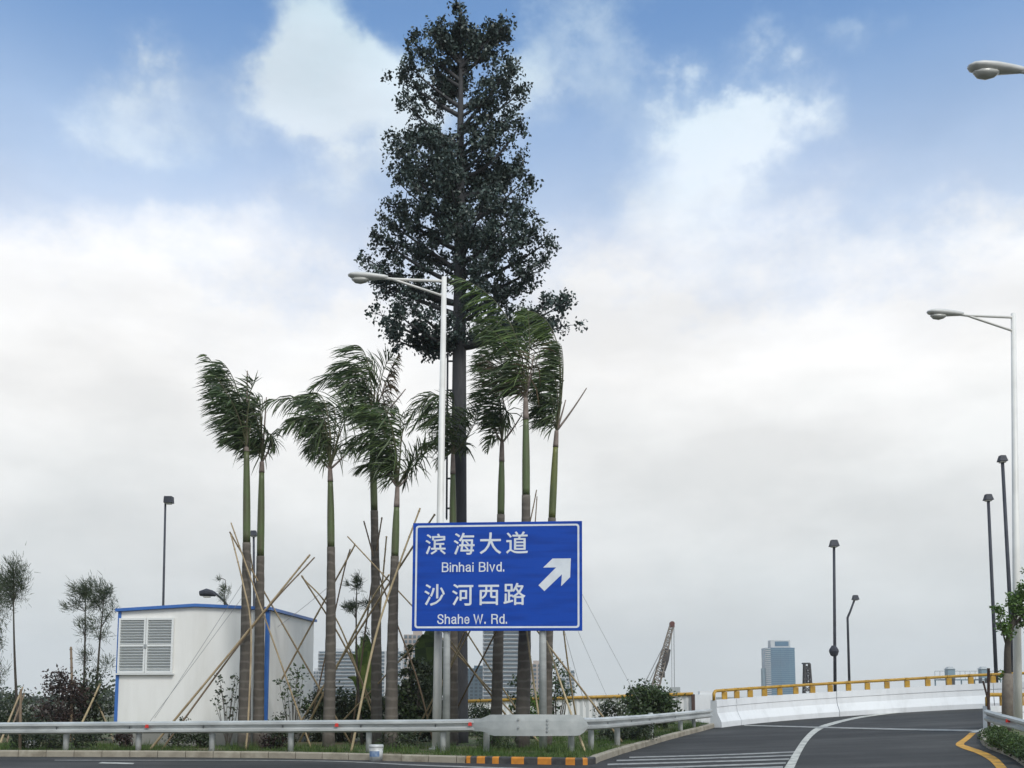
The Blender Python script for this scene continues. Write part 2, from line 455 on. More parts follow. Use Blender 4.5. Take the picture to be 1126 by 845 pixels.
tag(lawn.build('lawn', M['soil'], origin=(0, 0, 0), smooth=True), 'grassy soil of the planted island', None, kind='structure')

def blades(n, sampler, hgt, wid):
    b = sampler(n); ang = RNG.uniform(0, 2 * math.pi, n); hh = hgt * RNG.uniform(.5, 1.3, n); ww = wid * RNG.uniform(.6, 1.2, n)
    d = np.stack([np.cos(ang), np.sin(ang), np.zeros(n)], 1); lean = np.stack([np.cos(ang + 1.3), np.sin(ang + 1.3), np.zeros(n)], 1) * (hh * RNG.uniform(0, .8, n))[:, None]
    top = b + lean + np.array([0, 0, 1]) * hh[:, None]
    w = d * ww[:, None] / 2
    return np.stack([b - w, b + w, top + w * .15, top - w * .15], 1)

def lawn_sample(n):
    i = RNG.integers(0, len(inner) - 1, n * 2); t = RNG.random(n * 2)[:, None]
    p = inner[i] * (1 - t) + inner[i + 1] * t
    tg = inner[i + 1] - inner[i]; tg = tg / (np.linalg.norm(tg, axis=1, keepdims=True) + 1e-9)
    nv = np.stack([-tg[:, 1], tg[:, 0]], 1)
    q = p + nv * (RNG.random(n * 2)[:, None] ** 1.2 * 3.4 + .06)
    k = (q[:, 0] > -19) & (q[:, 0] < 7.5)
    q = q[k][:n]
    # patchy: drop blades where a slow pattern says bare
    keep = (np.sin(q[:, 0] * 2.3 + 1) * np.sin(q[:, 1] * 1.9 + q[:, 0]) + RNG.normal(0, .5, len(q))) > -.65
    q = q[keep]
    return np.column_stack([q, h(q[:, 0], q[:, 1]) + KH - .03])
class _S: pass
smp = lawn_sample(42000)
gb = MB(); gb.quads(blades(len(smp), lambda n: smp, .085, .014))
# taller tufts around the posts and shrubs
tc_ = smp[RNG.integers(0, len(smp), 260)]
tb = np.repeat(tc_, 26, 0) + np.column_stack([RNG.normal(0, .09, (260 * 26, 2)), np.zeros(260 * 26)])
gb.quads(blades(len(tb), lambda n: tb, .2, .016))
tag(gb.build('grass', M['grass'], origin=(0, 0, 0)), 'short patchy green grass behind the kerb', None, kind='stuff')

# right-hand island: kerb + soil
KR = smoothline(np.array([G(1100, 803)[:2] , G(1086, 806)[:2], G(1078.5, 811)[:2], G(1079, 817.5)[:2], G(1087, 823.5)[:2], G(1103, 829.5)[:2], G(1114, 834.5)[:2], G(1126, 843)[:2], G(1150, 862)[:2], G(1230, 930)[:2]]), 14)
kb_main = kb
kb = arcpts(KR, .02)
mb = MB(); i = 0
while i < len(kb) - 3:
    j = min(i + 30, len(kb) - 1); kerb_block(mb, i, j - 1); i = j
tag(mb.build('kerb', M['kerb'], origin=(0, 0, 0)), 'pale concrete kerb curving round the right hand verge', None, kind='structure')
lr = MB(); rows = []
for i in range(0, len(kb), 12):
    t = nrm(kb[min(i + 1, len(kb) - 1)] - kb[max(i - 1, 0)]); p = kb[i] + np.array([-t[1], t[0]]) * .13
    q = np.array([24.0, 36 - .6 * i / 12 * .4]); rows.append([(*(p * (1 - s) + q * s), 0) for s in np.linspace(0, 1, 16)])
rows = np.array(rows); rows[..., 2] = h(rows[..., 0], rows[..., 1]) + KH - .02
Fc = [(i * 16 + k, (i + 1) * 16 + k, (i + 1) * 16 + k + 1, i * 16 + k + 1) for i in range(len(rows) - 1) for k in range(15)]
lr.add(rows.reshape(-1, 3), Fc)
tag(lr.build('verge', M['soil'], origin=(0, 0, 0), smooth=True), 'planted verge on the right of the ramp', None, kind='structure')

# ------------------------------------------------------------------ guard rails
WPROF = [(-.155, 0), (-.135, .03), (-.115, .08), (-.06, .083), (-.035, .02), (0, .0), (.035, .02), (.06, .083), (.115, .08), (.135, .03), (.155, 0)]
def wbeam(mb, pts, side):
    """pts: (n,3) centre line; side: +1 puts the corrugation to the right of travel"""
    rings = []
    for i in range(len(pts)):
        t = nrm((pts[min(i + 1, len(pts) - 1)] - pts[max(i - 1, 0)])[:2]); nv = np.array([t[1], -t[0]]) * side
        r = [(pts[i][0] + nv[0] * b, pts[i][1] + nv[1] * b, pts[i][2] + a) for a, b in WPROF]
        r += [(pts[i][0] + nv[0] * (b - .006), pts[i][1] + nv[1] * (b - .006), pts[i][2] + a) for a, b in WPROF[::-1]]
        rings.append(r)
    mb.sweep(rings)

def post(parent, x, y, top, m='galv', r=.075):
    z0 = float(h(x, y)) + .05
    mb = MB(); mb.tube([(x, y, z0 - .2), (x, y, top - .03), (x, y, top), ], [r, r, r * .8], 14)
    return mb.build('post', M[m], parent, smooth=True)

def bolt(parent, p, nv):
    mb = MB(); mb.tube([p, p + nv * .03], .028, 8); return mb.build('bolt', M['galv_dark'], parent)

gr = thing('guard_rail', (*G(300, 827)[:2], KH), 'long grey steel guard rail with blunt plate nose round the island', 'guard rail')
L0 = np.array([P(-900, 803.5, 28.0), P(-300, 802.5, 27.2), P(0, 801.2, 26.5), P(300, 799.2, 25.7), P(460, 798.4, 25.1), P(534, 797.6, 24.8)])
lc = smoothline(L0, 12)
mb = MB(); wbeam(mb, lc, 1); mb.build('beam', M['galv'], gr)
for k in range(2, len(lc) - 2, 11):
    pass
def on_line(lc, px):
    q = []
    for p in lc:
        zc = p[1] * cp + (p[2] - EYE) * sp; q.append(CX + F * p[0] / zc)
    return np.array([np.interp(px, q, lc[:, c]) for c in range(3)])
for px in (-260, -178, -95, -12, 71, 151, 232, 319, 405, 487):
    p = on_line(lc, px); post(gr, p[0], p[1] + .13, p[2] + .13)
for px in (63, 143, 224, 311, 397, 479):
    p = on_line(lc, px)
    mb = MB(); mb.box(p + np.array([0, -.015, 0]), (.03, .05, .25)); mb.build('splice', M['galv_dark'], gr)
    bolt(gr, p + np.array([0, -.01, 0]), np.array([0, -1, 0]))
for px in (163, 371, 517):
    p = on_line(lc, px); mb = MB(); c = p + np.array([0, -.085, .03])
    mb.hexa([c + np.array(a) for a in ((-.055, 0, -.04), (-.055, -.025, -.04), (.045, -.025, -.04), (.045, 0, -.04))][::1],
            [c + np.array(a) for a in ((-.035, 0, .045), (-.035, -.02, .045), (.035, -.02, .045), (.035, 0, .045))])
    mb.build('reflector', M['red'], gr)
# nose plate: octagonal outline on a gently bulged plate
def nose_y(px):
    t = (px - 586) / 66.0
    return 24.25 + .55 * t * t
outl = [(519, 790.5), (530, 790.3), (538, 786.2), (590, 785.8), (637, 786.3), (646, 793), (647.5, 799), (645, 803.5), (637, 809.2), (590, 809.6), (541, 809.4), (532, 804.5), (519, 804)]
pl = []
for a in range(len(outl)):
    p, q = outl[a], outl[(a + 1) % len(outl)]
    for t in np.linspace(0, 1, 6, endpoint=False): pl.append((p[0] + (q[0] - p[0]) * t, p[1] + (q[1] - p[1]) * t))
mb = MB(); bmm = bmesh.new()
cols = np.linspace(519, 647.5, 27)
pl = np.array(pl)
def yrange(x):
    ys_ = []
    for a in range(len(outl)):
        p, q = outl[a], outl[(a + 1) % len(outl)]
        if min(p[0], q[0]) - 1e-6 <= x <= max(p[0], q[0]) + 1e-6 and abs(p[0] - q[0]) > 1e-6:
            ys_.append(p[1] + (q[1] - p[1]) * (x - p[0]) / (q[0] - p[0]))
    return min(ys_), max(ys_)
rings = []
for x in cols:
    a, b = yrange(min(max(x, 519.01), 647.3)); b = max(b, a + 1.0); d = nose_y(x)
    p, q = P(x, a, d), P(x, b, d)
    mid = (p + q) / 2
    rings.append([p, p * .7 + q * .3 + np.array([0, -.012, 0]), p * .3 + q * .7 + np.array([0, -.012, 0]), q, q + np.array([0, .02, 0]), p + np.array([0, .02, 0])])
mb.sweep(rings); mb.build('nose_plate', M['nose'], gr, smooth=False)
for px, d, yb in ((535, 24.85, 828), (628, 24.75, 828)):
    p = P(px, 790, d + .12); post(gr, p[0], p[1], p[2], r=.078)
for x, y in ((570, 791), (570, 800), (602, 792), (602, 796), (602, 800), (602, 804)):
    bolt(gr, P(x, y, nose_y(x) - .015), np.array([0, -1, 0]))
# slip-ramp arm of the same rail
R0 = np.array([P(640, 796.5, 24.75), P(660, 795.8, 25.8), P(690, 793.5, 27.9), P(720, 791.0, 30.6), P(748, 788, 33.6), P(781, 784.5, 37.0)])
rc = smoothline(R0, 8)
mb = MB(); wbeam(mb, rc, 1); mb.build('beam', M['galv'], gr)
for px, rr, mm in ((655, .075, 'galv'), (683.5, .078, 'galv'), (720, .08, 'galv'), (752, .08, 'galv'), (766.5, .07, 'galv_dark')):
    p = on_line(rc, px); t = np.array([-.88, .47]); post(gr, p[0] + t[0] * .13, p[1] + t[1] * .13, p[2] + .13 + (.06 if px == 720 else 0), mm, rr)
for px in (668, 694, 714, 742):
    p = on_line(rc, px); bolt(gr, p, np.array([.88, -.47, 0]))

g2 = thing('guard_rail', (*G(1100, 815)[:2], .5), 'short grey guard rail above the low hedge on the right verge', 'guard rail')
R1 = np.array([P(1085, 787, 25.9), P(1100, 791.5, 25.4), P(1126, 798.5, 24.6), P(1180, 815, 22.9), P(1260, 846, 20.0)])
r2 = smoothline(R1, 8)
mb = MB(); wbeam(mb, r2, 1); mb.build('beam', M['galv'], g2)
for px in (1093, 1130, 1180):
    p = on_line(r2, px); post(g2, p[0] + .1, p[1] + .1, p[2] + .12)
p = on_line(r2, 1108.5); mb = MB(); mb.box(p + np.array([-.05, -.09, .02]), (.10, .03, .08)); mb.build('reflector', M['red'], g2)

# ------------------------------------------------------------------ white barrier with yellow rail
def barrier(path, zf, Hc, label, parts, npost, name='parapet'):
    root = thing(name, (path[0][0], path[0][1], zf(*path[0])), label, 'parapet')
    # face profile: (offset outward(-)/road side 0.., height)
    prof = [(.0, -.4), (.0, .20 * Hc), (-.17, .52 * Hc), (-.20, .74 * Hc), (-.178, .76 * Hc), (-.20, Hc), (-.46, Hc), (-.50, -.4)]
    seg = np.r_[0, np.cumsum(np.linalg.norm(np.diff(path, axis=0), axis=1))]
    fine = np.arange(0, seg[-1], .1)
    pp = np.stack([np.interp(fine, seg, path[:, k]) for k in range(2)], 1)
    def ring(i):
        t = nrm(pp[min(i + 1, len(pp) - 1)] - pp[max(i - 1, 0)]); nv = np.array([t[1], -t[0]])  # toward the road (right)
        z = zf(*pp[i])
        return [(pp[i][0] + nv[0] * a, pp[i][1] + nv[1] * a, z + b) for a, b in prof]
    bounds = [0] + parts + [len(pp) - 1]
    for k in range(len(bounds) - 1):
        mb = MB(); idx = list(range(bounds[k], bounds[k + 1], 3)) + [bounds[k + 1] - (0 if k == len(bounds) - 2 else 0)]
        rings = [ring(i) for i in idx]
        if k < len(bounds) - 2:    # 25 mm joint
            rings[-1] = list(np.array(ring(bounds[k + 1])) * .75 + np.array(ring(bounds[k + 1] - 1)) * .25)
        mb.sweep(rings); mb.build('barrier_segment', M['conc_white'], root)
    # rail
    rz = Hc + .34
    cl = []
    for i in range(2, len(pp), 2):
        t = nrm(pp[min(i + 1, len(pp) - 1)] - pp[max(i - 1, 0)]); nv = np.array([t[1], -t[0]])
        cl.append((*(pp[i] - nv * .33), zf(*pp[i]) + rz))
    cl = np.array(cl)
    st_ = cl[0] - (cl[1] - cl[0]) * .8
    cl = np.concatenate([[np.array([st_[0], st_[1], st_[2] - rz + Hc - .01])], [np.array([st_[0], st_[1], st_[2] - .1])], [st_ * .35 + cl[0] * .65 - np.array([0, 0, .012])], cl])
    mb = MB(); mb.tube(cl, .06, 10); mb.build('rail', M['yellow'], root, smooth=True)
    for k in range(1, npost):
        i = int(round(k * .8 / .1));
        if i >= len(pp) - 1: break
        t = nrm(pp[i + 1] - pp[i - 1]); nv = np.array([t[1], -t[0]]); c = pp[i] - nv * .33; z = zf(*pp[i]) + Hc
        Mx = np.array([[1, 0, 0], [0, 1, 0], [0, 0, 1.0]])
        mb = MB(); mb.box((c[0], c[1], z + .14), (.20, .11, .28), Mx); mb.box((c[0], c[1], z + rz - Hc + .01), (.16, .15, .1), Mx)
        mb.build('rail_post', M['yellow'], root, bevel=.01)
    return root
barrier(par, lambda x, y: float(h(x, y)) - .01, 1.02, 'curved white concrete parapet with a long yellow tube rail on the ramp', [14, 66, 128], 22)
rp0 = P(1096, 790, 30.5); rp = np.array([rp0[:2] + np.array([math.sin(R(62)), math.cos(R(62))]) * s for s in np.arange(0, 9, .5)])
zt = P(1093, 776.5, 30.5)[2]
barrier(rp, lambda x, y: zt - .8, .8, 'short white parapet with stubby yellow rail posts beside the wrapped sapling', [40], 9)

# fence / hoarding with yellow top pipe
ff = thing('hoarding', (2, 47, 0), 'low white hoarding with a yellow top pipe behind the planted island', 'hoarding')
A, B = P(470, 773.6, 48.5), P(762, 764.2, 45.5)
n = 90; rings = []
mb = MB()
pan = []
for i in range(n + 1):
    t = i / n; p = A * (1 - t) + B * t
    zig = .03 if i % 2 else -.03
    pan.append((p + np.array([0, zig, -.02]), p + np.array([0, zig, -1.75])))
Q = [[pan[i][0], pan[i + 1][0], pan[i + 1][1], pan[i][1]] for i in range(n)] + [[pan[i + 1][0] + (0, .03, 0), pan[i][0] + (0, .03, 0), pan[i][1] + (0, .03, 0), pan[i + 1][1] + (0, .03, 0)] for i in range(n)]
mb.quads(Q); mb.build('panel', M['hoard'], ff)
mb = MB(); mb.tube([A + np.array([0, -.05, .04]), B + np.array([0, -.05, .04])], .075, 8); mb.build('top_pipe', M['yellow'], ff, smooth=True)
mb = MB(); mb.box(P(762, 765, 45.4) + np.array([0, -.02, -.9]), (.14, .14, 1.9)); mb.build('end_post', M['rust'], ff)
ww = MB(); a = P(764, 768.5, 46); b = P(792, 764, 45)
ww.box(((a[0] + b[0]) / 2, 46.2, a[2] - .7), (b[0] - a[0], .5, 1.8)); ww.box(((a[0] + b[0]) / 2 + .1, 46.2, a[2] + .27), (b[0] - a[0] - .25, .42, .14))
tag(ww.build('low_wall', M['conc_white']), 'low white wall between the hoarding and the parapet end', 'wall')

# ------------------------------------------------------------------ cabin
cab = thing('cabin', (-9.2, 30, .1), 'white box cabin with blue trim and a louvred window behind the rail', 'cabin')
FL, FRt, BR = P(126, 800, 28.95), P(293, 800, 28.5), P(343.0, 800, 33.0)
BL = FL + (BR - FRt); zb = .62; zg = .02
zl = P(126, 673, 28.95)[2]; zr = P(293, 671.5, 28.5)[2]; zp = P(212, 667.5, 28.7)[2]
fx = nrm((FRt - FL)[:2]); sd = nrm((BR - FRt)[:2])
def xyz(p, z): return np.array([p[0], p[1], z])
PM = FL + (FRt - FL) * .515; PB = PM + (BR - FRt)
mb = MB(); 
front = [xyz(FL, zb), xyz(FRt, zb), xyz(FRt, zr), xyz(PM, zp), xyz(FL, zl)]
mb.prism(front, (BR - FRt) * np.array([1, 1, 0])); mb.build('wall', M['cabin_wall'], cab)
mb = MB(); e = .0
mb.prism([xyz(FL, zg - .2), xyz(FRt, zg - .2), xyz(FRt, zb), xyz(FL, zb)], (BR - FRt) * np.array([1, 1, 0])); mb.build('plinth', M['cabin_base'], cab)
ov = .08
mb = MB(); off2 = np.array([*(-sd * .09), 0]); ext = (BR - FRt) * np.array([1, 1, 0]) + np.array([*(sd * .18), 0])
l_, r_ = np.array([*(-fx * ov), 0]), np.array([*(fx * ov), 0]); tk = .09
ringA = [xyz(FL, zl + .003) + l_ + off2, xyz(PM, zp + .003) + off2, xyz(FRt, zr + .003) + r_ + off2, xyz(FRt, zr + tk) + r_ + off2, xyz(PM, zp + tk) + off2, xyz(FL, zl + tk) + l_ + off2]
mb.prism(ringA, ext); mb.build('roof', M['blue_trim'], cab)
for p, w in ((FL, .09), (FRt, .11)):
    c = xyz(p, (zb + zl) / 2) + np.array([*(-sd * .012), 0]); ang = math.atan2(fx[1], fx[0])
    Mx = np.array([[math.cos(ang), -math.sin(ang), 0], [math.sin(ang), math.cos(ang), 0], [0, 0, 1]])
    sgn = 1 if p is FL else -1
    mb = MB(); mb.box(c + np.array([*(fx * sgn * (w / 2 - .015)), 0]) + np.array([*(sd * .03), 0]), (w, .09, zl - zb - .004), Mx); mb.build('corner_trim', M['blue_trim'], cab)
# louvre window
ang = math.atan2(fx[1], fx[0]); Mx = np.array([[math.cos(ang), -math.sin(ang), 0], [math.sin(ang), math.cos(ang), 0], [0, 0, 1]])
def onfront(px, py, out=0.0):
    d = 28.95 + (28.5 - 28.95) * (px - 126) / (293 - 126); p = P(px, py, d); return p + np.array([*(-sd * out), 0])
def fbox(mb, x0, y0, x1, y1, o0, o1):
    ym, xm = 710, 161
    a = onfront(x0, ym); b = onfront(x1, ym); c = (a + b) / 2; za_, zb_ = onfront(xm, y0)[2], onfront(xm, y1)[2]; c[2] = (za_ + zb_) / 2
    w = np.linalg.norm((b - a)[:2]); mb.box(c + np.array([*(-sd * (o0 + o1) / 2), 0]), (w, o1 - o0, abs(za_ - zb_)), Mx)
win = MB(); fbox(win, 131.5, 681.5, 190.5, 739.5, .004, .012); win = win.build('louvre_window', M['louvre_in'], cab)
for (x0, x1) in ((131, 160.7), (161.3, 191)):
    fr = MB()
    fbox(fr, x0, 680, x1, 682.2, .012, .07); fbox(fr, x0, 738, x1, 740.3, .012, .07)
    fbox(fr, x0, 682.2, x0 + 1.9, 738, .012, .07); fbox(fr, x1 - 1.9, 682.2, x1, 738, .012, .07)
    fbox(fr, x0 + 1.9, 709.3, x1 - 1.9, 710.9, .012, .06)
    fr.build('shutter_frame', M['louvre'], win)
    sl = MB(); ys_ = np.linspace(684.4, 736, 18)
    tilt = R(-48)
    for y_ in ys_:
        a = onfront(x0 + 2.0, 710); b = onfront(x1 - 2.0, 710); c = (a + b) / 2; c[2] = onfront(161, y_)[2]; c = c + np.array([*(-sd * .038), 0]); w = np.linalg.norm((b - a)[:2])
        Rx = np.array([[1, 0, 0], [0, math.cos(tilt), -math.sin(tilt)], [0, math.sin(tilt), math.cos(tilt)]])
        sl.box(c, (w, .066, .011), Mx @ Rx)
    sl.build('slats', M['louvre'], win)
mb = MB(); fbox(mb, 159.6, 708.8, 162.4, 713, .07, .09); mb.build('latch', M['galv_dark'], win)
mb = MB(); fbox(mb, 129.5, 740.6, 192.5, 742.2, .004, .085); mb.build('sill', M['louvre'], win)
# ------------------------------------------------------------------ sign
DL, DR = 26.2, 25.75
sTL, sTR, sBL, sBR = P(454, 575.3, DL), P(640, 573.2, DR), P(453, 694.3, DL), P(640.3, 693.6, DR)
ux = nrm(sTR + sBR - sTL - sBL); uz = nrm(sTL + sTR - sBL - sBR); uz = nrm(uz - ux * ux.dot(uz)); uy = np.cross(uz, ux)   # uy points away
W_ = (np.linalg.norm(sTR - sTL) + np.linalg.norm(sBR - sBL)) / 2; H_ = (np.linalg.norm(sTR - sBR) + np.linalg.norm(sTL - sBL)) / 2
s0 = (sTL + sTR + sBL + sBR) / 4 - ux * W_ / 2 - uz * H_ / 2
SX0, SX1, SY0, SY1 = 453.5, 640.2, 574.2, 694.0
def sg(px, py, out=0.0):
    return s0 + ux * W_ * (px - SX0) / (SX1 - SX0) + uz * H_ * (SY1 - py) / (SY1 - SY0) - uy * out
sign = thing('road_sign', (*((sBL + sBR) / 2)[:2], KH), 'big blue road sign with white Chinese and English lettering and an arrow', 'road sign')
mb = MB(); mb.prism([sg(SX0, SY1), sg(SX1, SY1), sg(SX1, SY0), sg(SX0, SY0)], uy * .05)
panel = mb.build('panel', M['sign_blue'], sign, bevel=.006)
def rrect(x0, y0, x1, y1, r, n=6):
    out = []
    for (cx, cy, a0) in ((x1 - r, y0 + r, -90), (x1 - r, y1 - r, 0), (x0 + r, y1 - r, 90), (x0 + r, y0 + r, 180)):
        for k in range(n + 1):
            a = R(a0 + 90 * k / n); out.append((cx + r * math.cos(a), cy + r * math.sin(a)))
    return out
o_, i_ = rrect(456.6, 577.2, 637.2, 691.0, 3.2), rrect(458.6, 579.2, 635.2, 689.0, 2.0)
mb = MB(); n = len(o_)
V = [sg(*p, .004) for p in o_] + [sg(*p, .004) for p in i_]
mb.add(V, [(k, (k + 1) % n, n + (k + 1) % n, n + k) for k in range(n)]); mb.build('border', M['sign_white'], panel)
arr = [(860, 283), (962, 283), (958, 388), (908, 438), (912, 372), (815, 465), (782, 432), (880, 333), (808, 333)]
mb = MB(); mb.add([sg(440 + a / 5.118, 560 + b / 5.118, .004) for a, b in arr], [tuple(range(len(arr)))]); mb.build('arrow', M['sign_white'], panel)

def glyph(body, box, name='character', shift=.32):
    x0, y0, x1, y1 = box; mb = MB()
    cu = bpy.data.curves.new('t', 'FONT'); cu.body = body; cu.size = 1; cu.resolution_u = 3
    ob = bpy.data.objects.new('t', cu); COL.objects.link(ob)
    dg = bpy.context.evaluated_depsgraph_get(); me = bpy.data.meshes.new_from_object(ob.evaluated_get(dg))
    V = np.array([v.co[:] for v in me.vertices]); Fc = [tuple(p.vertices) for p in me.polygons]
    lo, hi = V.min(0), V.max(0)
    for k, (ax_, ay_) in enumerate(((-1, 0), (1, 0), (0, -.8), (0, .8), (0, 0))):      # heavier strokes
        mb.add([sg(x0 + (v[0] - lo[0]) / (hi[0] - lo[0]) * (x1 - x0) + ax_ * shift, y1 - (v[1] - lo[1]) / (hi[1] - lo[1]) * (y1 - y0) + ay_ * shift, .004 + .0008 * k) for v in V], Fc)
    bpy.data.objects.remove(ob); bpy.data.curves.remove(cu); bpy.data.meshes.remove(me)
    return mb.build(name, M['sign_white'], panel)
def zz(x0, y0, x1, y1): return (440 + x0 / 5.118, 560 + y0 / 5.118, 440 + x1 / 5.118, 560 + y1 / 5.118)
for ch, bx in (('滨', zz(143, 136, 257, 253)), ('海', zz(304, 133, 420, 256)), ('大', zz(452, 133, 571, 253)), ('道', zz(601, 129, 721, 252)),
               ('沙', zz(140, 423, 254, 543)), ('河', zz(298, 423, 415, 543)), ('西', zz(447, 429, 560, 541)), ('路', zz(588, 419, 708, 541))): glyph(ch, bx)
ARCH = [(0, 3.5), (.5, 4.55), (1.4, 5.05), (2.4, 4.8), (2.9, 4.0), (2.9, 0)]
STROKES = {'B': [[(0, 3.7), (0, 7), (2, 7), (3.1, 6.7), (3.5, 5.9), (3.5, 4.9), (3.1, 4.0), (2, 3.7), (0, 3.7)], [(2, 3.7), (3.3, 3.3), (3.8, 2.4), (3.8, 1.3), (3.3, .35), (2.1, 0), (0, 0), (0, 3.9)]],
  'i': [[(0, 0), (0, 4.6)], [(0, 6.45), (0, 6.75)]], 'n': [[(0, 0), (0, 5.1)], ARCH], 'h': [[(0, 0), (0, 7)], ARCH],
  'a': [[(.2, 3.9), (.7, 4.8), (1.6, 5.05), (2.5, 4.8), (2.8, 4.1), (2.8, .9), (3.1, 0)], [(2.8, 3.0), (1.2, 2.7), (.3, 2.2), (.1, 1.2), (.5, .3), (1.3, 0), (2.2, .3), (2.8, 1.2)]],
  'l': [[(0, 0), (0, 7)]], 'v': [[(0, 5.1), (1.5, 0), (3.0, 5.1)]],
  'd': [[(2.9, 0), (2.9, 7)], [(2.9, 3.8), (2.3, 4.8), (1.4, 5.05), (.5, 4.5), (.1, 3.4), (.1, 1.7), (.5, .6), (1.4, 0), (2.3, .3), (2.9, 1.3)]],
  'S': [[(3.6, 5.2), (3.3, 6.4), (2.4, 7), (1.3, 7), (.4, 6.4), (.2, 5.3), (.7, 4.3), (1.9, 3.7), (3.1, 3.1), (3.7, 2.2), (3.6, 1.0), (2.8, .15), (1.8, 0), (.8, .2), (.2, .9), (0, 1.9)]],
  'e': [[(.15, 2.6), (2.9, 2.6), (2.8, 3.8), (2.3, 4.7), (1.5, 5.05), (.6, 4.6), (.1, 3.4), (.1, 1.7), (.5, .5), (1.5, 0), (2.4, .3), (2.85, 1.3)]],
  'W': [[(0, 7), (1.3, 0), (2.6, 6.4), (3.9, 0), (5.2, 7)]], 'R': [[(0, 0), (0, 7), (2.3, 7), (3.4, 6.6), (3.8, 5.6), (3.6, 4.4), (2.8, 3.7), (0, 3.7)], [(2.2, 3.7), (3.2, 3.3), (3.6, 2.2), (3.8, 0)]], '.': [[(0, 0), (0, .85)]]}
def word(txt, box):
    x0, y0, x1, y1 = box; mb = MB(); pos = 0; items = []
    for ch in txt:
        st_ = STROKES[ch]; wd_ = max(p[0] for q in st_ for p in q)
        for q in st_: items.append([(pos + p[0], p[1]) for p in q])
        pos += wd_ + 1.75
    tot_ = pos - 1.75; k = 0; sc = (x1 - x0) / (tot_ + .9); scy = (y1 - y0) / 7.9
    for q in items:
        q = np.array(q, float); m_ = len(q); tan = np.gradient(q, axis=0) if m_ > 2 else np.repeat((q[1] - q[0])[None], 2, 0)
        V = []
        for a in range(m_):
            t0_ = nrm(q[a] - q[a - 1]) if a > 0 else nrm(q[1] - q[0]); t1_ = nrm(q[a + 1] - q[a]) if a < m_ - 1 else t0_
            n0 = np.array([-t0_[1], t0_[0]]); n1 = np.array([-t1_[1], t1_[0]]); mm = nrm(n0 + n1); wv = .46 / max(.45, mm.dot(n0))
            e_ = q[a] - (t0_ * .42 if a == 0 else 0) + (t0_ * .42 if a == m_ - 1 else 0)
            for sgn in (-1, 1):
                p = e_ + mm * wv * sgn; V.append(sg(x0 + (p[0] + .45) * sc, y1 - (p[1] + .45) * scy, .004 + .0006 * (k % 6)))
        mb.add(V, [(a * 2, a * 2 + 2, a * 2 + 3, a * 2 + 1) for a in range(m_ - 1)]); k += 1
    mb.build('word', M['sign_white'], panel)
word('Binhai', zz(237, 299, 417, 354)); word('Blvd.', zz(447, 299, 590, 354)); word('Shahe', zz(214, 592, 396, 647)); word('W.', zz(418, 592, 488, 647)); word('Rd.', zz(519, 592, 607, 647))
for (xa, xb, yb) in ((491.5, 490.5, 826), (597, 597.0, 822.5)):
    pb = G(xb, yb, KH); b_ = sg(xa, 690) + uy * .15; t_ = sg(xa, 577) + uy * .15
    mb = MB(); mb.tube([(b_[0], b_[1], pb[2] - .3), b_, t_], [.105, .09, .088], 14); mb.build('post', M['galv'], sign, smooth=True)
    for yy in (596, 634, 672):
        c = sg(xa, yy) + uy * .075; mb = MB(); mb.box(c, (.5, .05, .09), np.stack([ux, uy, uz], 1)); mb.build('bracket', M['galv_dark'], sign)

# ------------------------------------------------------------------ white street lamps
def white_lamp(base, top, arm_dir, label, group='white street lamps along the ramp'):
    """base, top: world points of the pole; arm_dir: horizontal unit vector of the arm"""
    root = thing('street_lamp', base, label, 'street lamp', group)
    b = np.asarray(base); t = np.asarray(top); ax = nrm(t - b); a = np.array([*arm_dir, 0.0])
    mb = MB(); mb.tube([b + ax * -.25, b + ax * 3, t], [.125, .11, .07], 16); mb.build('pole', M['white_steel'], root, smooth=True)
    mb = MB(); mb.tube([b + (0, 0, -.02), b + (0, 0, .05)], [.2, .2], 12); mb.build('base_plate', M['galv'], root)
    k = t - ax * .12; k2 = t - ax * .55; j = k + a * 1.42 + np.array([0, 0, .03])
    hd = k + a * 1.55 + np.array([0, 0, .05])
    mb = MB(); mb.tube([k, j, hd + a * .25 + (0, 0, .02)], [.042, .04, .04], 10); mb.build('arm', M['white_steel'], root, smooth=True)
    mb = MB(); mb.tube([k2, k + a * 1.25 + np.array([0, 0, -.03]), j], .036, 10); mb.build('brace', M['white_steel'], root, smooth=True)
    # cobra head: lofted shell
    side = np.array([-a[1], a[0], 0]); up = np.array([0, 0, 1.0])
    rings = []
    for s, w, zt_, zb_ in ((0, .05, .05, -.04), (.12, .07, .075, -.07), (.35, .12, .09, -.085), (.6, .16, .105, -.11), (.85, .17, .10, -.10), (1.02, .14, .07, -.06), (1.10, .06, .035, -.02)):
        c = hd + a * s + up * (.03 + .03 * s)
        ang = np.linspace(0, 2 * math.pi, 14, endpoint=False)
        rings.append([c + side * w * math.cos(q) + up * (zt_ if math.sin(q) > 0 else -zb_) * math.sin(q) for q in ang])
    mb = MB(); mb.sweep(rings); head = mb.build('lamp_head', M['lamp_white'], root, smooth=True)
    rings = []
    for s, w, dz in ((.52, .05, .0), (.60, .11, -.06), (.75, .135, -.105), (.9, .12, -.085), (1.0, .05, 0)):
        c = hd + a * s + up * (-.045)
        ang = np.linspace(0, 2 * math.pi, 14, endpoint=False)
        rings.append([c + side * w * math.cos(q) + up * (.02 if math.sin(q) > 0 else -dz + .02) * math.sin(q) for q in ang])
    mb = MB(); mb.sweep(rings); mb.build('lens', M['lens'], head, smooth=True)
    return root
b = G(477.8, 825.5, KH); b = np.array([b[0], 26.75, KH - .02]); tp = P(488.5, 305, 26.75)
white_lamp(b, tp, nrm((-1, -.05)), 'tall white lamp with a twin tube arm rising behind the blue sign')
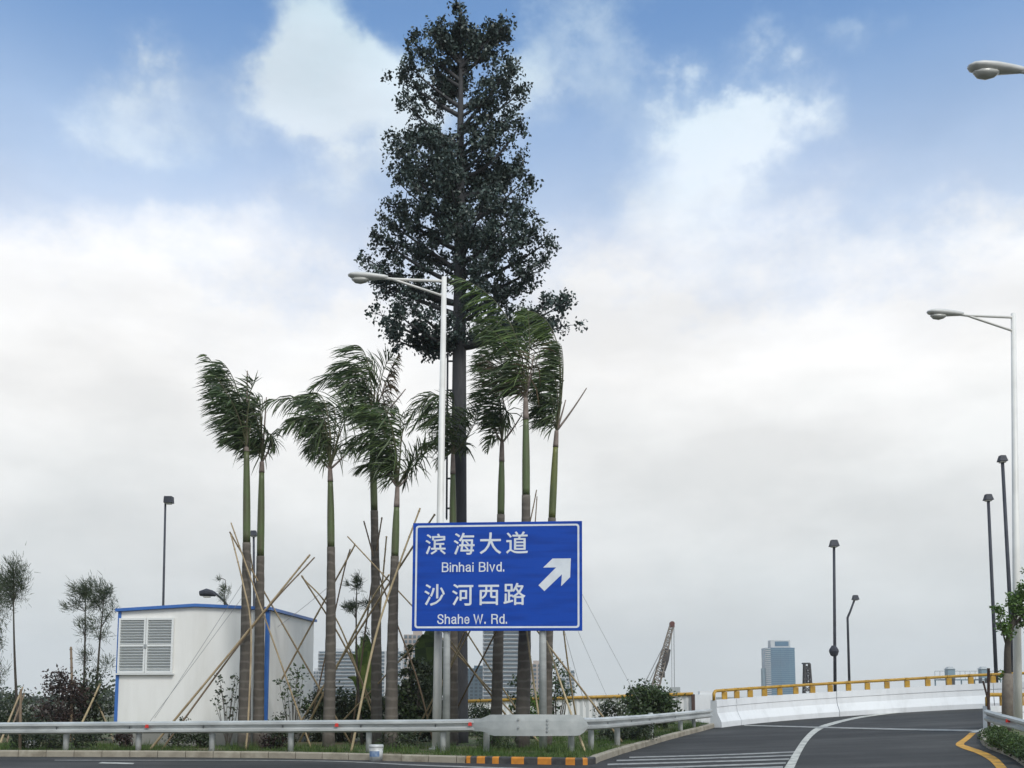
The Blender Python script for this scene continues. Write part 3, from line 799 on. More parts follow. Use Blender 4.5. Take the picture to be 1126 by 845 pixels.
b = P(1119.5, 800, 29.2); b[2] = float(h(b[0], b[1])) + KH - .02; tp = P(1114.3, 345, 29.2)
white_lamp(b, tp, nrm((-1, -.05)), 'white lamp post at the right edge behind the short guard rail')
b = np.array([P(1238, 800, 17.9)[0], 17.9, 0]); b[2] = float(h(b[0], b[1])) + KH; tp = P(1215, 78, 17.9)
white_lamp(b, tp, nrm((-1, -.05)), 'nearest white lamp whose head hangs in the blue sky at top right')

# ------------------------------------------------------------------ dark highway lamps
def dark_lamp(px, py, d, label, style='top', base_px=None, r=.11, hs=1.0):
    r = r * .85
    t = P(px, py, d); bx = P(base_px if base_px else px, 760, d)[0]
    b = np.array([bx, d, -.05])
    root = thing('highway_lamp', b, label, 'street lamp', 'dark highway lamps beyond the ramp')
    g = max(.12, r)
    if style == 'arm':
        e = t + np.array([-.75, 0, -1.9]); mb = MB(); mb.tube([b, e - (0, 0, .4), e, e + (.25, 0, .55), t + np.array([-.1, 0, -.35])], [r, r * .8, r * .8, r * .75, r * .7], 10)
    elif style == 'hook':
        e = t + np.array([1.15, 0, -1.05]); mb = MB(); mb.tube([b, e - (0, 0, .5), e, e + (-.45, 0, .55), t + np.array([.1, 0, .0])], [r, r * .8, r * .8, r * .75, r * .7], 10)
    else:
        mb = MB(); mb.tube([b, t - (0, 0, .1)], [r, r * .75], 10)
    mb.build('pole', M['dark_steel'], root, smooth=True)
    c = t + np.array([.0, 0, -.1])
    if style == 'side': c = c + np.array([.38 * hs, 0, 0])
    w1, w2, hh = .26 * hs, .42 * hs, .62 * hs
    if style == 'side': w1, w2, hh = .42 * hs, .46 * hs, .72 * hs
    if style == 'hook':
        mb = MB(); mb.tube([c + (.25, 0, -.12), c + (0, 0, .0), c + (-.35, 0, .05), c + (-.75, 0, 0)], [.08, .2, .26, .16], 10)
    else:
        mb = MB(); mb.hexa([c + np.array(q) for q in ((-w2, -w2, -hh / 2), (w2, -w2, -hh / 2), (w2, w2, -hh / 2), (-w2, w2, -hh / 2))],
            [c + np.array(q) for q in ((-w1, -w1, hh / 2), (w1, -w1, hh / 2), (w1, w1, hh / 2), (-w1, w1, hh / 2))])
    hd = mb.build('lamp_head', M['dark_steel'], root)
    mb = MB(); mb.box(c - (0, 0, hh / 2 + .03) if style != 'hook' else c - (.3, 0, .23), (w2 * 1.3, w2 * 1.3, .06) if style != 'hook' else (.4, .3, .06)); mb.build('lens', M['lens'], hd)
    if style == 'collar':
        c = P(px, 716, d); mb = MB()
        mb.tube([c + (0, 0, -.36), c + (0, 0, -.3), c + (0, 0, -.02), c + (0, 0, .12), c + (0, 0, .36)], [.14, .24, .34, .30, .14], 8); mb.build('collar', M['dark_steel'], root)
    return root
dark_lamp(182, 548, 55, 'slender dark lamp pole standing up behind the cabin roof', 'side', base_px=178, hs=.5, r=.09)
dark_lamp(233, 651, 62, 'dark lamp head on a bent arm peeping over the cabin roof', 'hook', base_px=249, hs=.95)
dark_lamp(279, 585, 64, 'dark lamp head half hidden between the leftmost pair of palm trunks', 'top', base_px=281, hs=.55)
dark_lamp(917, 596, 67, 'dark lamp pole with a collar low down on its shaft', 'collar', base_px=917.5, r=.14, hs=.7)
dark_lamp(940.5, 656, 88, 'short dark lamp with a cranked arm beside the collared pole', 'arm', base_px=934, r=.15, hs=.66)
dark_lamp(1086.5, 545, 52, 'dark lamp pole left of the tallest one, by the brown stake', 'top', base_px=1096, r=.12, hs=.5)
dark_lamp(1102, 502, 43, 'tallest of the dark lamp poles, rising behind the sapling at right', 'top', base_px=1116, r=.11, hs=.42)

# ------------------------------------------------------------------ leaves
def leaf_quads(cent, size, aspect=.5, up=0.0, jit=.35):
    n = len(cent); a = RNG.normal(0, 1, (n, 3)); a[:, 2] += up; a /= np.linalg.norm(a, axis=1, keepdims=True)
    b = RNG.normal(0, 1, (n, 3)); b -= a * (a * b).sum(1, keepdims=True); b /= np.linalg.norm(b, axis=1, keepdims=True)
    s = (size * RNG.uniform(1 - jit, 1 + jit, n))[:, None]
    l = a * s / 2; w = b * s * aspect / 2
    return np.stack([cent - l, cent - l * .1 + w, cent + l, cent - l * .1 - w], 1)

def shrub(name, label, cat, c, rx, ry, hgt, nclump, nleaf, ls, lm, group=None, stems=3, sm='bark', base=None, spread=.28, aspect=.5, flat=.35, droop=0):
    base = np.array([c[0], c[1], base if base is not None else c[2]])
    root = thing(name, base, label, cat, group)
    pts = []
    while len(pts) < nclump:
        q = RNG.uniform(-1, 1, 3); r = np.linalg.norm(q)
        if r < 1 and (r > .35 or RNG.random() < .4):
            pts.append((c[0] + q[0] * rx, c[1] + q[1] * ry, c[2] + hgt * (.5 + .5 * q[2])))
    pts = np.array(pts)
    rr = min(rx, hgt) * spread
    cl = np.repeat(pts, nleaf, 0) + RNG.normal(0, 1, (nclump * nleaf, 3)) * rr * np.array([1, 1, .75])
    cl[:, 2] = np.maximum(cl[:, 2], base[2] + .02)
    mb = MB(); mb.quads(leaf_quads(cl, ls, aspect, up=.3 - droop)); mb.build('foliage', M[lm], root)
    mb = MB()
    for k in range(stems):
        t = pts[RNG.integers(0, nclump)]; j = base + np.array([RNG.uniform(-.12, .12), RNG.uniform(-.1, .1), -.05])
        mid = j * .5 + t * .5 + np.array([RNG.normal(0, .06), RNG.normal(0, .06), .1])
        mb.tube([j, mid, t], [.022 * max(1, hgt * .5), .015 * max(1, hgt * .5), .006], 6)
    mb.build('stem', M[sm], root, smooth=True)
    return root

# ------------------------------------------------------------------ artificial tree (camouflaged mast)
DM = 31.0
mroot_p = np.array([P(503, 800, DM)[0], DM, .1])
mast = thing('artificial_tree', mroot_p, 'towering dark mast disguised as a broadleaf tree, above all the palms', 'artificial tree')
tb, tt = mroot_p.copy(), P(507, 14, DM)
def mp_(z): 
    t = (z - tb[2]) / (tt[2] - tb[2]); return tb * (1 - t) + tt * t
zs = np.linspace(tb[2] - .2, tt[2], 40); rad = np.interp(zs, [0, 5, 12, 17, 23], [.345, .275, .22, .17, .05])
mb = MB(); mb.tube([mp_(z) for z in zs], rad, 18); mb.build('trunk', M['mast'], mast, smooth=True)
mb = MB(); q = 0
za, zb2 = P(492, 390, DM)[2], P(492, 760, DM)[2]
for sgn in (-.03, .03):
    for (z0, z1) in ((P(0, 571, DM)[2], za), (zb2, P(0, 575, DM)[2] - .1)):
        pa, pb2 = mp_(z0), mp_(z1); o_ = np.array([-.37, -.05 + sgn * 2.2, 0]); mb.tube([pa + o_, pb2 + o_], .027, 6)
z = zb2
while z < za:
    c = mp_(z); mb.tube([c + (-.37, -.06, 0), c + (-.12, -.06, 0)], .03, 6); mb.tube([c + (-.37, -.13, .3), c + (-.37, .03, .3)], .014, 5); mb.tube([c + (-.37, -.13, .6), c + (-.37, .03, .6)], .014, 5); z += .95
mb.build('ladder', M['dark_steel'], mast)
tips = [(440, 66, 0), (430, 72, .2), (446, 40, 0), (470, 24, .1), (506, 24, 0), (468, 30, -.2), (545, 30, .2), (565, 26, -.2), (456, 50, .2), (480, 34, -.3), (528, 36, .2), (560, 30, 0), (571, 68, 0), (548, 40, -.4), (578, 92, .2), (571, 118, 0), (579, 140, -.2), (560, 95, -.6), (437, 108, 0),
        (432, 138, .2), (426, 158, 0), (436, 170, .5), (430, 195, 0), (420, 214, .2), (416, 236, 0), (428, 250, .5), (579, 162, .3), (586, 190, 0), (576, 215, .4), (583, 232, 0), (568, 250, -.3),
        (397, 282, 0), (404, 297, .3), (410, 265, -.3), (425, 290, .6), (413, 345, 0), (420, 362, .3), (437, 330, -.4), (462, 380, .1), (445, 372, .4), (430, 350, -.5), (474, 372, -.4),
        (609, 263, 0), (602, 282, .2), (595, 255, -.3), (590, 296, .2), (552, 322, -.2), (545, 335, .3), (629, 328, 0), (624, 352, .2), (612, 340, -.3), (588, 342, .2), (563, 352, -.3), (545, 300, -.7)]
branch = MB(); puffs = []
def grow(p0, tip, r0, dense=1.0, start=.45, wmul=1.0):
    ax = tip - p0; Lb = np.linalg.norm(ax)
    mid = p0 + ax * .45 + np.array([0, 0, -.10 * Lb]) + RNG.normal(0, .05 * Lb, 3)
    pts = bez([p0, mid, tip], 9)
    branch.tube(pts, np.linspace(r0, .012, 9), 6, cap=False)
    n = max(3, int(Lb * 2.45 * dense))
    for s in np.linspace(start, 1.0, n):
        i = s * 8; k = int(min(i, 7)); p = pts[k] + (pts[k + 1] - pts[k]) * (i - k)
        w = wmul * (.07 + .25 * math.sin(math.pi * min(1, max(0, (s - start * .7) / (1.08 - start * .7)))) * min(1.25, Lb / 2.0))
        for _ in range(3):
            q = p + RNG.normal(0, 1, 3) * np.array([w, w, w * .62]) + np.array([0, 0, .05])
            puffs.append((q, RNG.uniform(.075, .135)))
            if RNG.random() < .6: branch.tube([p, (p + q) / 2 + RNG.normal(0, .03, 3), q], [.014, .011, .006], 4, cap=False)
for (x, y, dd) in tips:
    px_w = abs(x - 505) / 38.0
    tip = P(x, y, DM) + np.array([0, dd * max(1.0, px_w), 0])
    base_z = tip[2] - (.75 + .40 * px_w) * (1.15 if y < 240 else .85)
    base_z = max(base_z, P(505, 378, DM)[2])
    if y > 325: base_z = max(P(0, 383, DM)[2], tip[2] - 1.2 - .15 * px_w)
    tip = tip - nrm(tip - mp_(base_z)) * (.36 if y < 240 else .24)
    grow(mp_(base_z), tip, .05 + .02 * px_w)
prof_y = np.array([14, 30, 60, 100, 150, 200, 235, 262, 285, 310, 340, 372]); prof_l = np.array([20, 50, 70, 70, 76, 78, 88, 95, 105, 85, 90, 45]); prof_r = np.array([20, 58, 66, 72, 72, 82, 76, 90, 104, 90, 110, 40])
for k in range(80):
    y = 20 + 352 * RNG.random() ** .86
    az = RNG.uniform(0, 2 * math.pi); c_, s_ = math.cos(az), math.sin(az)
    lim = np.interp(y, prof_y, prof_r if c_ > 0 else prof_l)
    if y > 240 and abs(c_) > .6 and RNG.random() < .9: continue
    if y > 300 and RNG.random() < .35: continue
    lim_d = min(lim, 85 if y > 150 else 68)
    ln = RNG.uniform(.36, .80) * (abs(c_) * lim + abs(s_) * lim_d) / 36.0
    zt2 = P(505, y, DM)[2]; b0 = zt2 - RNG.uniform(.25, .65) * ln - .2
    b0 = max(b0, P(505, 380, DM)[2])
    tip = mp_(zt2) + np.array([c_ * ln, s_ * ln, 0])
    if s_ < -.55 and RNG.random() < .5: continue
    grow(mp_(b0), tip, .03 + .016 * ln, dense=.95, start=.38)
branch.build('branch', M['mast'], mast, smooth=True)['label'] = 'bare dark limbs carrying the artificial foliage'
pc = np.array([p for p, _ in puffs]); pr = np.array([r for _, r in puffs])
nl = 44
cc = np.repeat(pc, nl, 0) + RNG.normal(0, 1, (len(pc) * nl, 3)) * np.repeat(pr, nl)[:, None]
mb = MB(); mb.quads(leaf_quads(cc, .12, .62)); mb.build('crown', M['mast_leaf'], mast)
print('mast puffs', len(pc), 'leaves', len(cc))

# ------------------------------------------------------------------ royal palms
WIND = np.array([-1.0, .12, -.12])
def frond(parent, pts, ll, m='frond', dens=1.0, droop=.35, wind=.9, t0=.12, hang=0.0, rr=.022, vee=.25):
    """pts: world points along the rachis"""
    n = 40; pts = np.asarray(pts)
    Lr = np.linalg.norm(np.diff(pts, axis=0), axis=1).sum()
    mb = MB(); mb.tube(pts[::2] if len(pts) > 20 else pts, np.linspace(rr, .006, len(pts[::2] if len(pts) > 20 else pts)), 6, cap=False, mi=1)
    ll = ll * 1.5; N_ = int(max(22, Lr * 14.5) * dens); seg = np.linspace(t0, .995, N_)
    tan = np.gradient(pts, axis=0); tan /= np.linalg.norm(tan, axis=1, keepdims=True)
    idx = seg * (len(pts) - 1); k = np.minimum(idx.astype(int), len(pts) - 2); fr = (idx - k)[:, None]
    B0 = pts[k] * (1 - fr) + pts[k + 1] * fr; T0 = tan[k] * (1 - fr) + tan[k + 1] * fr
    side = np.cross(T0, np.array([0, 0, 1.0])); sn = np.linalg.norm(side, axis=1, keepdims=True); side = np.where(sn > .15, side / (sn + 1e-9), np.array([0, 1.0, 0]))
    Q = []
    for sgn in (-1, 1):
        N2 = len(seg)
        prof = np.clip(np.sin(math.pi * np.clip(.16 + .80 * seg, 0, 1)) ** .6, .25, 1)
        L_ = ll * prof * RNG.uniform(.75, 1.12, N2)
        WP = WIND - T0 * (T0 @ WIND)[:, None] * .75; D = sgn * side * .55 + T0 * (.42 + .5 * seg[:, None] ** 2) + WP * wind * RNG.uniform(.45, 1.35, (N2, 1)) + np.array([0, 0, -droop]) * RNG.uniform(.1, 1.5, (N2, 1)) + np.array([0, 0, sgn * vee]) + RNG.normal(0, .17, (N2, 3))
        D /= np.linalg.norm(D, axis=1, keepdims=True)
        D2 = D + WIND * wind * .3 + np.array([0, 0, -.16 - hang]) + RNG.normal(0, .06, (N2, 3)); D2 /= np.linalg.norm(D2, axis=1, keepdims=True)
        D3 = D2 + np.array([0, 0, -.24 - hang]); D3 /= np.linalg.norm(D3, axis=1, keepdims=True)
        wv = np.cross(D, RNG.normal(0, 1, (N2, 3))); wv /= np.linalg.norm(wv, axis=1, keepdims=True)
        w = .019 * RNG.uniform(.75, 1.2, (N2, 1))
        a0 = B0; a1 = a0 + D * (L_ * .4)[:, None]; a2 = a1 + D2 * (L_ * .34)[:, None]; a3 = a2 + D3 * (L_ * .26)[:, None]
        Vv = np.stack([a0 - wv * w * .55, a0 + wv * w * .55, a1 + wv * w, a1 - wv * w, a2 + wv * w * .75, a2 - wv * w * .75, a3 + wv * w * .1, a3 - wv * w * .1], 1)
        Fb = []
        for i in range(N2):
            o_ = i * 8; Fb += [(o_, o_ + 1, o_ + 2, o_ + 3), (o_ + 3, o_ + 2, o_ + 4, o_ + 5), (o_ + 5, o_ + 4, o_ + 6, o_ + 7)]
        mb.add(Vv.reshape(-1, 3), Fb)
    o = mb.build('frond', [M[m], M['rachis'] if m != 'frond_dry' else M['sheath']], parent)
    return o

def palm(label, base, rb, mid, top, d, y_green, y_sheath, fronds, shaft='crownshaft', stubs=(), rt=.085):
    """base,mid,top: pixel points of the stem axis; y_green: pixel row where the green shaft starts; y_sheath: where the dry sheath starts"""
    g = G(base[0], base[1], KH) if base[1] > 800 else None
    bp_ = P(base[0], base[1], d); bp_[2] = float(h(bp_[0], bp_[1])) + KH - .04
    rb = rb * .93
    root = thing('palm_tree', bp_, label, 'palm tree', 'wind blown palms planted on the island')
    ys_ = np.array([base[1], mid[1], top[1]]); xs_ = np.array([base[0], mid[0], top[0]])
    cf = np.polyfit(ys_, xs_, 2)
    def ax(y): return P(np.polyval(cf, y), y, d)
    def seg(y0, y1, r0, r1, name, m, n=14, r_fun=None):
        yy = np.linspace(y0, y1, n); pts = np.array([ax(y) for y in yy]); t = np.linspace(0, 1, n)
        rr_ = r0 + (r1 - r0) * t if r_fun is None else r_fun(t)
        if name == 'trunk':
            rr_ = rr_ * (1 + .03 * np.sin(np.arange(n) * 2.1)); pts[0][2] = bp_[2] - .15
        mb = MB(); mb.tube(pts, rr_, 16); mb.build(name, M[m], root, smooth=True)
    seg(base[1], y_green, rb, rt * 1.3, 'trunk', 'palm_trunk', 26, lambda t: rt * 1.3 + (rb - rt * 1.3) * (1 - t) ** 1.25 + .012 * np.sin(3.1 * t))
    seg(y_green, y_sheath, rt * 1.28, rt * .95, 'crownshaft', shaft, 12, lambda t: rt * 1.22 * (1 - .28 * t) + .012 * np.sin(math.pi * t))
    if y_sheath - top[1] > 3: seg(y_sheath, top[1], rt * .98, rt * .7, 'leaf_sheath', 'sheath', 6)
    c0 = ax(top[1])
    for fr in fronds:
        ctrl = fr['p']; L_ = fr.get('l', 24) * d / F; dz = fr.get('z', 0.0)
        w = [c0]
        for i, (x, y) in enumerate(ctrl):
            w.append(P(x, y, d) + np.array([0, dz * (i + 1) / len(ctrl), 0]))
        frond(root, bez(w, 40), L_, fr.get('m', 'frond'), fr.get('dn', 1.0), fr.get('dr', .35), fr.get('w', .9), fr.get('t0', .12), fr.get('hg', 0.0), vee=fr.get('v', .25))
    for (x, y) in stubs:
        mb = MB(); e = P(x, y, d); mb.tube(bez([c0, c0 * .5 + e * .5 + np.array([0, 0, -.08]), e], 8), np.linspace(.035, .016, 8), 6); mb.build('bare_stalk', M['sheath'], root, smooth=True)
    return root
def f(*p, **k): return dict(p=list(p), **k)

palm('leftmost palm in front of the cabin with one great plume blown left', (268, 822), .19, (271, 640), (271, 492), 27.6, 597, 497, [
    f((264, 440), (226, 389), l=26, z=.1), f((260, 432), (236, 394), l=28, z=.5), f((268, 420), (250, 405), l=27, z=-.5), f((268, 455), (246, 422), l=28, z=-.9), f((272, 440), (262, 415), l=24, z=.9),
    f((266, 465), (244, 455), l=22, z=.5), f((262, 475), (250, 492), l=16, z=-.4), f((274, 440), (284, 425), l=22, z=-.5), f((275, 450), (279, 432), l=22, z=.6), f((268, 450), (256, 440), l=26, z=-1.2), f((270, 430), (240, 404), l=30, z=-.2)],
    stubs=[(272, 408)])
palm('second palm from the left with a dense dark drooping crown', (284, 821), .17, (286, 640), (288, 508), 28.3, 612, 520, [
    f((291, 455), (283, 438), l=24, z=-.4), f((286, 455), (270, 445), l=26, z=.4), f((290, 450), (277, 455), l=26, z=-.9), f((294, 465), (299, 490), l=18, z=.3, hg=.3, w=.4), f((298, 455), (303, 498), l=15, z=-.3, hg=.4, w=.3),
    f((284, 470), (274, 480), l=22, z=.8), f((282, 480), (270, 495), l=20, z=-.5), f((287, 460), (288, 435), l=24, z=.1, m='frond'), f((292, 470), (291, 450), l=26, z=-.6)], stubs=[(293, 437), (299, 488)])
palm('palm right of the cabin with fronds arching far to the left', (361, 821), .185, (364, 640), (363, 516), 27.8, 602, 530, [
    f((362, 420), (296, 448), l=26, z=-.4, w=.5, hg=.3, dr=.6, v=.62), f((358, 432), (302, 470), l=24, z=.5, w=.5, hg=.3, dr=.6, v=.62), f((366, 415), (338, 438), l=28, z=-.2), f((375, 430), (352, 436), l=28, z=.7), f((358, 445), (325, 478), l=24, z=-1.0, w=.5, hg=.3, dr=.6, v=.62), f((356, 470), (335, 490), l=20, z=.4, hg=.3, w=.5),
    f((386, 432), (402, 466), l=24, z=-.6, w=.3, hg=.4, dr=.7), f((380, 430), (385, 440), l=26, z=.5), f((366, 445), (352, 470), l=24, z=.2), f((352, 485), (345, 508), l=14, z=-.3, w=.4, hg=.3), f((364, 440), (346, 452), l=26, z=-1.1), f((372, 470), (384, 486), l=18, z=.9, w=.4, hg=.3)],
    stubs=[(388, 490), (346, 496)])
palm('palm behind the third one whose tall crown carries a ragged dry frond', (414, 820), .18, (413, 640), (409, 470), 29.3, 562, 474, [
    f((409, 372), (345, 432), l=27, z=-.3, dr=.5), f((406, 378), (368, 398), l=30, z=.4), f((412, 375), (390, 388), l=30, z=-.6), f((416, 390), (402, 388), l=28, z=.6), f((420, 400), (431, 396), l=22, z=-.2, m='frond', w=.3), f((424, 410), (436, 388), l=14, z=.3, m='frond_dry', w=-.5, hg=.5),
    f((402, 420), (376, 432), l=26, z=-1.0), f((398, 430), (385, 452), l=24, z=.6), f((422, 420), (434, 430), l=18, z=-.5, m='frond_dry', w=-.2, hg=.5), f((414, 410), (408, 402), l=28, z=.2, m='frond_lt', dn=.6), f((418, 430), (428, 448), l=16, z=.6, hg=.3, w=.2)],
    stubs=[(446, 428)])
palm('palm just left of the blue sign with a green upright crown', (430, 822), .2, (433, 650), (437, 536), 27.3, 612, 558, [
    f((432, 450), (402, 447), l=28, z=-.2, m='frond_lt'), f((436, 448), (414, 446), l=28, z=.5, m='frond'), f((430, 460), (400, 462), l=28, z=-.8), f((422, 455), (384, 480), l=24, z=.3, w=.5, hg=.3, dr=.6, v=.62), f((416, 470), (382, 500), l=22, z=-.4, w=.5, hg=.3, dr=.6, v=.62), f((410, 490), (392, 515), l=20, z=.5, hg=.2),
    f((450, 507), (484, 484), l=20, z=-.3, t0=.2, w=.5, dr=.6, dn=1.8), f((452, 510), (484, 478), l=18, z=.4, t0=.25, dn=1.5, w=.6), f((444, 470), (437, 448), l=26, z=.2), f((438, 470), (424, 455), l=28, z=-1.0), f((430, 490), (408, 500), l=24, z=.9), f((442, 480), (448, 465), l=20, z=-.5, m='frond_lt')],
    stubs=[(448, 524), (418, 505)])
palm('palm half hidden between the white lamp post and the mast', (498, 819), .17, (498, 650), (498, 500), 29.4, 596, 522, [
    f((494, 385), (443, 478), l=22, z=-.3, w=.5, hg=.3, dr=.6, v=.62), f((490, 400), (450, 472), l=20, z=.4, w=.5, hg=.3, dr=.6, v=.62), f((495, 435), (468, 478), l=22, z=-.7), f((488, 470), (462, 492), l=18, z=.2), f((518, 484), (531, 448), l=20, z=-.4, t0=.2, dn=1.6), f((508, 475), (522, 450), l=18, z=.3),
    f((500, 450), (500, 440), l=22, z=-.4), f((496, 460), (484, 452), l=22, z=.6), f((504, 470), (512, 460), l=20, z=-.9), f((492, 490), (485, 512), l=16, z=.2, hg=.3), f((505, 480), (513, 490), l=16, z=.5)])
palm('short crowned palm directly right of the mast, fronds hanging', (545, 819), .18, (549, 660), (552, 487), 28.8, 566, 508, [
    f((548, 410), (528, 395), l=24, z=-.3), f((550, 405), (534, 378), l=24, z=.4), f((556, 410), (548, 385), l=24, z=-.7), f((545, 430), (524, 425), l=24, z=.6), f((558, 430), (560, 470), l=20, z=-.2, hg=.4, w=.4), f((546, 440), (534, 462), l=18, z=.3, hg=.3),
    f((541, 470), (536, 500), l=12, z=-.4, hg=.3, w=.5), f((553, 440), (545, 420), l=24, z=.2)], stubs=[(533, 452), (574, 456)])
palm('tall palm behind the sign with the largest fronds sweeping up leftward', (574, 820), .22, (578, 620), (578, 438), 27.5, 545, 462, [
    f((577, 385), (563, 332), (503, 312), l=33, z=-.5, m='frond_lt', dr=.55, w=.7), f((572, 390), (560, 345), (528, 345), l=30, z=.3), f((570, 410), (550, 365), (528, 372), l=28, z=-1.0), f((562, 410), (535, 390), l=26, z=.4, m='frond_dry', dn=.7), f((566, 415), (524, 408), l=24, z=-.4),
    f((582, 390), (575, 360), l=28, z=.5), f((585, 385), (580, 345), l=26, z=-.3, m='frond_lt', dn=.8), f((572, 390), (568, 345), l=24, z=.9), f((586, 410), (596, 390), l=24, z=-.8, m='frond_dry', dn=.6), f((578, 410), (560, 385), l=28, z=1.2), f((588, 420), (596, 430), l=18, z=.5, hg=.3)],
    stubs=[(587, 390), (529, 390)], rt=.09)
palm('rightmost palm behind the sign with a yellow green shaft', (601, 820), .17, (604, 650), (612, 474), 28.5, 570, 492, [
    f((626, 378), (606, 345), (574, 347), l=27, z=-.4, m='frond_lt', dr=.5, t0=.2, w=1.1), f((622, 395), (612, 352), (590, 355), l=26, z=.4, t0=.2, w=1.1), f((623, 410), (616, 385), l=26, z=-.5, w=1.4, t0=.2), f((624, 415), (615, 372), l=26, z=.3, w=1.4, t0=.2), f((616, 410), (590, 395), l=28, z=.6), f((610, 420), (585, 420), l=26, z=-.4), f((606, 440), (590, 450), l=22, z=.3, hg=.2),
    f((604, 455), (592, 470), l=16, z=-.4, hg=.3), f((616, 430), (608, 400), l=24, z=.1, w=1.3), f((616, 440), (606, 420), l=26, z=-1.0, w=1.3), f((600, 440), (596, 440), l=24, z=.9)],
    shaft='crownshaft_y', stubs=[(645, 427), (622, 440)])

# ------------------------------------------------------------------ bamboo props
BG = 'bamboo props leaning on the palms'
def prop(label, pts, dt, db=None, r=.03, m='bamboo', extend=True, yb=816):
    """pts: pixels from bottom to top"""
    (x0, y0), (x1, y1) = pts[0], pts[1]
    if extend and y0 < 812:
        x0 = x0 + (x0 - x1) * (yb - y0) / (y0 - y1) if abs(y0 - y1) > 1 else x0; y0 = yb
    p0 = G(x0, y0, KH) if db is None else P(x0, y0, db); p0[2] -= .06
    n = len(pts); w = [p0]
    for i, (x, y) in enumerate(pts[1:], 1):
        t = (pts[0][1] - y) / (pts[0][1] - pts[-1][1]); w.append(P(x, y, p0[1] * (1 - t) + dt * t))
    w = smoothline(np.array(w), 6) if n > 2 else np.linspace(w[0], w[1], 7) + np.outer(np.sin(np.linspace(0, math.pi, 7)), RNG.normal(0, .02, 3))
    r = r * .86
    rr = np.linspace(r * 1.12, r * .82, len(w))
    mb = MB(); mb.tube(w, rr, 8)
    # nodes
    seg = np.r_[0, np.cumsum(np.linalg.norm(np.diff(w, axis=0), axis=1))]
    for s in np.arange(.25, seg[-1], .38):
        a = np.array([np.interp(s, seg, w[:, k]) for k in range(3)]); b2 = np.array([np.interp(s + .02, seg, w[:, k]) for k in range(3)])
        mb.tube([a, b2], r * 1.16, 8)
    o = mb.build('bamboo_pole', M[m], origin=w[0]); tag(o, label, 'bamboo pole', BG)
    return o
prop('upright bent bamboo pole crossing the leftmost palm trunk', [(270, 824), (273, 790), (276, 693), (267, 641), (254, 588)], 27.3, r=.028)
prop('bamboo pole whose top is the leftmost tip, falling right across the cabin side', [(316, 748), (254, 575)], 27.3, r=.026, yb=822)
prop('bamboo pole from left of the first palm falling right past the cabin corner', [(357, 766), (252.5, 585)], 27.4, r=.03)
prop('thin bamboo pole between the first two palms reaching the blue corner trim', [(295, 785), (287, 690), (275, 608)], 27.7, r=.026)
prop('bamboo pole rising from left of the palms across the cabin front to the upper right', [(193, 789), (264, 705), (341, 610)], 27.0, r=.036, yb=823)
prop('bamboo pole close above and right of the long rising one, ending highest right of cabin', [(203, 789), (283, 683), (346, 613)], 27.4, r=.028, m='bamboo_dark', yb=823)
prop('bamboo pole from the third palm down right, the left one of a crossing pair', [(416, 790), (380, 712), (331.5, 633)], 27.3, r=.03, m='bamboo')
prop('kinked bamboo pole crossing just above the parallel pole by the third palm', [(412, 792), (382, 708), (358, 663), (333, 636)], 27.9, r=.026, m='bamboo_pale')
prop('bamboo pole leaning right across the cabin side up to the third palm', [(288, 787), (390.5, 599)], 27.4, r=.032)
prop('dark bamboo pole close behind the third palm trunk', [(350, 757), (375.6, 640), (385, 604)], 28.3, r=.026, m='bamboo_dark')
prop('bamboo pole sloping down right from mid air to the sign edge', [(476, 690), (382, 590)], 27.0, r=.026)
prop('dark bamboo pole falling right from behind the fourth palm', [(470, 790), (457, 742), (420, 642), (400, 573)], 28.8, r=.028, m='bamboo_dark')
prop('dark steep bamboo pole crossing the fourth palm trunk', [(393, 760), (409, 640), (420, 569)], 28.7, r=.028, m='bamboo_dark')
prop('pale near vertical bamboo pole between the fourth and fifth palms', [(414, 788), (417, 690), (425, 590)], 28.0, r=.03, m='bamboo_pale')
prop('long bamboo pole climbing to the sign corner, upper of two side by side', [(333, 789), (440, 623), (478, 566)], 26.9, r=.034, m='bamboo')
prop('pale bamboo pole side by side under the long climbing one', [(342, 789), (402, 672), (428, 632)], 27.2, r=.034, m='bamboo_pale')
prop('steep pale bamboo pole leaning on the palm next to the sign, foot on the grass', [(386, 825), (413, 700), (439, 621), (462, 559)], 26.9, r=.034, m='bamboo_pale')
prop('low bamboo pole slanting behind the palm left of the sign', [(379, 789), (460, 705)], 28.0, r=.028)
prop('bamboo pole under the sign falling left past the mast foot', [(466, 787), (519, 690)], 27.8, r=.03)
prop('second bamboo pole under the sign falling left, beside the grey post', [(478, 770), (514, 688)], 28.2, r=.028, m='bamboo')
prop('dark bamboo pole under the sign crossing the mast foot to the left', [(498, 787), (549, 688)], 27.6, r=.03, m='bamboo_dark')
prop('bamboo pole under the sign falling right across the mast foot', [(557, 786), (484, 690)], 27.6, r=.032)
prop('bamboo pole under the sign falling right between the two middle palms', [(566, 775), (507, 686)], 28.3, r=.028, m='bamboo_pale')
prop('bamboo pole along the tall palm trunk with its foot on the grass', [(600, 823), (592, 785), (578, 686)], 27.0, r=.032, m='bamboo_pale')
prop('bamboo pole right of the sign post running far down to the right', [(660, 783), (603, 710), (588, 690)], 27.6, r=.032)
prop('pale bamboo pole with its foot standing right of the nose plate', [(645, 828), (628, 785), (601, 705)], 27.2, r=.032, m='bamboo_pale')
prop('pale bamboo pole hanging down from the lower right corner of the sign', [(634, 785), (619, 688)], 27.7, r=.03, m='bamboo_pale')
prop('thin bamboo tip between the palms just above the sign, the slanted one', [(577, 594), (590, 539)], 28.2, db=28.2, r=.022, m='bamboo_dark', extend=False)
